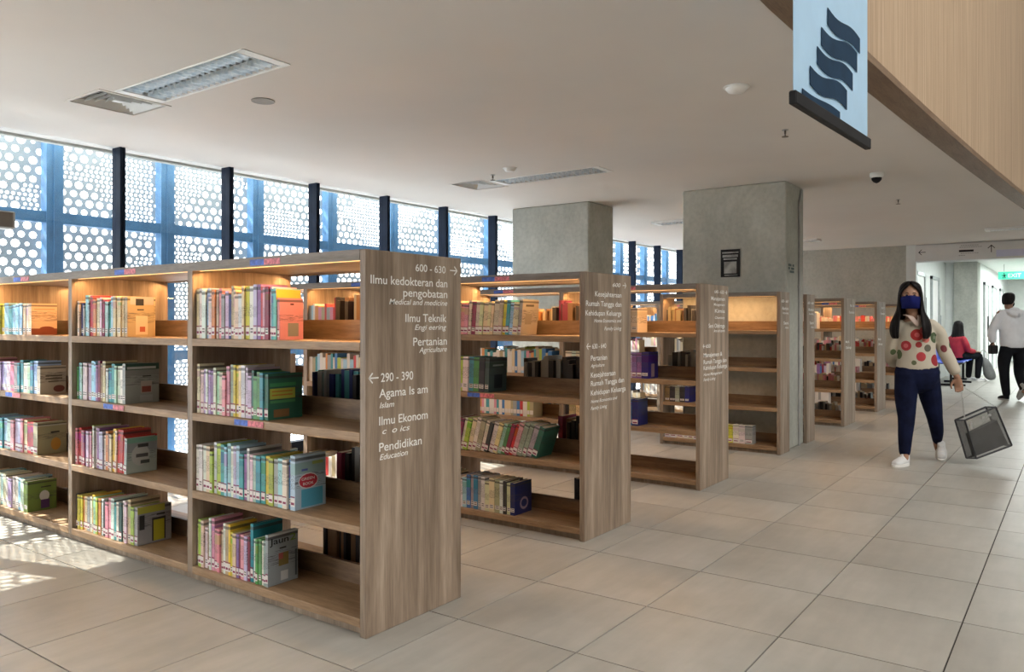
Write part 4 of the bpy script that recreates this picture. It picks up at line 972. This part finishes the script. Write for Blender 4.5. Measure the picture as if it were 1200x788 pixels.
hair_shell(hc, hf, hs, hu, [(.124,.005,.006,.0,.05), (.12,.04,.05,.0,.05), (.10,.068,.085,.002,.1), (.07,.08,.094,.004,.4), (.03,.083,.094,.008,1.0), (-.02,.080,.09,.012,1.5), (-.06,.07,.084,.016,2.0)], mn)
bm = bmesh.new(); bmesh.ops.create_uvsphere(bm, u_segments=16, v_segments=10, radius=1, matrix=Matrix.Translation(hc+hf*.066+hu*-.058) @ Matrix.Diagonal((.05,.05,.05,1))); done('face_mask', bm, MASKK, mn, smooth=True)
bm = bmesh.new()
limb(bm, [(.02,0,1.45),(.03,0,1.38),(.04,.0,1.2),(.05,0,1.02),(.055,0,.9),(.055,0,.84)], [(.08,.07),(.19,.1),(.205,.135),(.20,.135),(.195,.135),(.17,.12)], n=24, round_ends=False)
limb(bm, [(-.12,0,1.39),(-.2,.02,1.26),(-.25,.04,1.1),(-.262,.02,.99),(-.266,.01,.945)], [.075,.07,.065,.06,.045])
limb(bm, [(.2,0,1.39),(.27,.05,1.26),(.305,.08,1.1),(.30,.15,1.0),(.295,.18,.95)], [.075,.07,.065,.06,.045])
limb(bm, [(-.07,-.03,1.43),(-.04,-.10,1.40),(.03,-.13,1.375),(.1,-.1,1.40),(.12,-.03,1.43)], [.04,.045,.05,.045,.04])
limb(bm, [(-.03,-.08,1.44),(.03,-.10,1.45),(.08,-.08,1.44)], [.035,.05,.035])
fuse('hooded_sweatshirt', bm, HOOD, mn, .011, 4)
bm = bmesh.new(); limb(bm, [(.055,0,.92),(.055,0,.84)], [(.16,.115),(.17,.12)], n=20)
limb(bm, [(-.035,0,.84),(-.075,.02,.64),(-.085,.0,.44),(-.055,.02,.24),(-.03,.03,.1)], [.105,.095,.075,.065,.055]); limb(bm, [(.145,0,.84),(.18,.02,.64),(.17,.03,.46),(.125,-.1,.3),(.095,-.2,.19)], [.105,.095,.075,.065,.05])
fuse('trousers', bm, BLACKC, mn, .011, 4)
shoe(mn, (-.03,-.02,0), (-.02,.24,0), sole=BLACKC); shoe(mn, (.095,-.26,.235), (.085,-.10,.02), sole=GREYM)
pb = thing('handbag', 'small black pouch held in the walking man\'s left hand', 'bag', mn.location, rz=RZ)
box('pouch_body', -.33, -.21, -.06, .04, .745, .885, DARK, pb, .015); bm = bmesh.new(); limb(bm, [(-.31,-.01,.88),(-.275,-.02,.93),(-.24,-.01,.88)], [.006]*3, n=6); done('handle', bm, DARK, pb)

# --- seated woman on the blue bench
_l, _d = (1125-600)/923*16.7, 16.7
BX = (_l*CAMX[0]+_d*CAMX[1], -_l*CAMX[1]+_d*CAMX[0], 0)
st = thing('person', 'seated woman in a red jacket with long black hair seen from behind', 'person', BX, rz=RZ)
bm = bmesh.new(); H = Vector((-.02,.02,1.15)); hc, hf, hs, hu = head(bm, H, (.75,.66,-.1), 1.0)
limb(bm, [H+Vector((-.01,0,-.06)),(-.04,0,1.02),(-.05,0,.94)], [.05,.05,.07]); limb(bm, [(-.05,0,.93),(-.08,0,.75),(-.09,0,.56)], [(.09,.15),(.1,.13),(.12,.15)], side=(.9,.4,0))
for s in (-.10, .10): limb(bm, [(-.06-s*.4,s,.53),(.15-s*.4,s+.05,.54),(.34-s*.4,s+.08,.53),(.34-s*.4,s+.09,.3),(.33-s*.4,s+.09,.08)], [.085,.075,.058,.05,.035])
limb(bm, [(-.02,-.17,.9),(.02,-.2,.76),(.06,-.18,.66),(.18,-.12,.64),(.27,-.08,.63)], [.05,.045,.04,.034,.026]); hand(bm, (.27,-.08,.63), (1,.2,0), (0,.1,-1), (0,1,0), 1, .5)
limb(bm, [(-.1,.17,.9),(-.06,.2,.76),(.0,.18,.66),(.13,.12,.64),(.22,.08,.63)], [.05,.045,.04,.034,.026]); hand(bm, (.22,.08,.63), (1,-.2,0), (0,.1,-1), (0,-1,0), 1, .5)
fuse('body', bm, SKIN, st, .009, 2); eyes(hc, hf, hs, hu, st)
hair_shell(hc, hf, hs, hu, [(.128,.005,.006,.01,.05), (.12,.04,.05,.01,.05), (.10,.07,.09,.008,.1), (.05,.088,.103,.01,.7), (-.03,.092,.10,.014,1.0), (-.12,.1,.095,.02,1.2), (-.22,.13,.085,.03,1.5), (-.32,.14,.09,.05,1.7), (-.38,.11,.09,.05,1.9)], st)
bm = bmesh.new(); limb(bm, [(-.045,0,.97),(-.06,0,.9),(-.085,0,.74),(-.09,0,.58),(-.09,0,.5)], [(.08,.09),(.12,.2),(.14,.19),(.15,.19),(.16,.2)], side=(.9,.4,0), round_ends=False, n=20)
limb(bm, [(-.02,-.15,.9),(.02,-.2,.77),(.06,-.19,.68),(.17,-.13,.65),(.24,-.1,.64)], [.07,.065,.06,.055,.045]); limb(bm, [(-.1,.15,.9),(-.06,.2,.77),(.0,.19,.68),(.13,.12,.65)], [.07,.065,.06,.05]); fuse('jacket', bm, REDJ, st, .012, 4)
bm = bmesh.new(); limb(bm, [(-.1,0,.55),(-.02,0,.55)], [(.17,.1),(.17,.1)], side=(0,1,0))
for s in (-.10, .10): limb(bm, [(-.06-s*.4,s,.54),(.15-s*.4,s+.05,.55),(.34-s*.4,s+.08,.53),(.345-s*.4,s+.09,.3),(.33-s*.4,s+.09,.1)], [.105,.095,.08,.065,.055])
fuse('trousers', bm, BLACKC, st, .012, 3)
for s in (-.1, .1): shoe(st, (.30-s*.4,s+.09,.0), (.53-s*.4,s+.13,.0))
lb_ = thing('shopping_bag', 'grey translucent bag leaning against the seated woman\'s knees', 'bag', BX, rz=RZ)
bm = bmesh.new(); lo = [bm.verts.new(p) for p in ((.48,-.14,0),(.82,-.10,0),(.80,.06,0),(.47,.05,0))]; hi = [bm.verts.new(p) for p in ((.40,-.10,.55),(.56,-.08,.52),(.56,.0,.52),(.40,.0,.55))]; md = [bm.verts.new(p) for p in ((.46,-.15,.3),(.70,-.12,.28),(.69,.05,.28),(.45,.05,.3))]
for a, c in ((lo, md), (md, hi)):
    for i in range(4): bm.faces.new((a[i], a[(i+1)%4], c[(i+1)%4], c[i]))
bm.faces.new(lo[::-1]); bm.faces.new(hi); o = done('bag_body', bm, flat('grey_bag', (.16,.165,.165), .4, var=.2), lb_, smooth=True); o.modifiers.new('u', 'SUBSURF').levels = 2
bm = bmesh.new(); limb(bm, [(.42,-.05,.5),(.40,-.06,.62),(.47,-.05,.66),(.54,-.05,.6),(.54,-.05,.5)], [.008]*5, n=6); done('handle', bm, GREYM, lb_)
BLUE = flat('blue_seat', (.03,.09,.45), .4, var=.1)
bc = thing('bench', 'row of blue waiting-room seats on black legs beyond the bookcases', 'bench', (BX[0], BX[1], 0))
ux = Vector((1, 0, 0))
for k, off in enumerate((-1.62, -1.02, -.42, .18)):
    bm = bmesh.new(); rows = []
    for i in range(8):
        q_ = i/7; y = -.22+.44*q_; z = .45+.02*math.cos(q_*PI*1.5)
        rows.append([bm.verts.new((off+x, y, z+.015*(x/.25-1)**2*(1 if 0 else 1))) for x in (0, .12, .25, .38, .5)])
    for i in range(6):
        q_ = (i+1)/6; rows.append([bm.verts.new((off+x+(.03*q_ if x < .25 else -.03*q_), .24+.07*q_, .45+.40*q_)) for x in (0, .12, .25, .38, .5)])
    for a, c in zip(rows, rows[1:]):
        for i in range(4): bm.faces.new((a[i], a[i+1], c[i+1], c[i]))
    o = done('seat', bm, BLUE, bc, smooth=True); s = o.modifiers.new('s', 'SOLIDIFY'); s.thickness = .012; s.offset = -1
bm = bmesh.new(); bm_box(bm, -1.62, .70, -.03, .03, .36, .41); done('beam', bm, DARK, bc)
for off in (-1.45, -.4, .55):
    bm = bmesh.new(); bm_tube(bm, (off, 0, .37), (off, 0, .04), .022, 8); bm_box(bm, off-.02, off+.02, -.25, .25, 0, .04); done('leg', bm, DARK, bc)
print('books', count[0], 'tris', sum(len(m.polygons) for m in bpy.data.meshes))
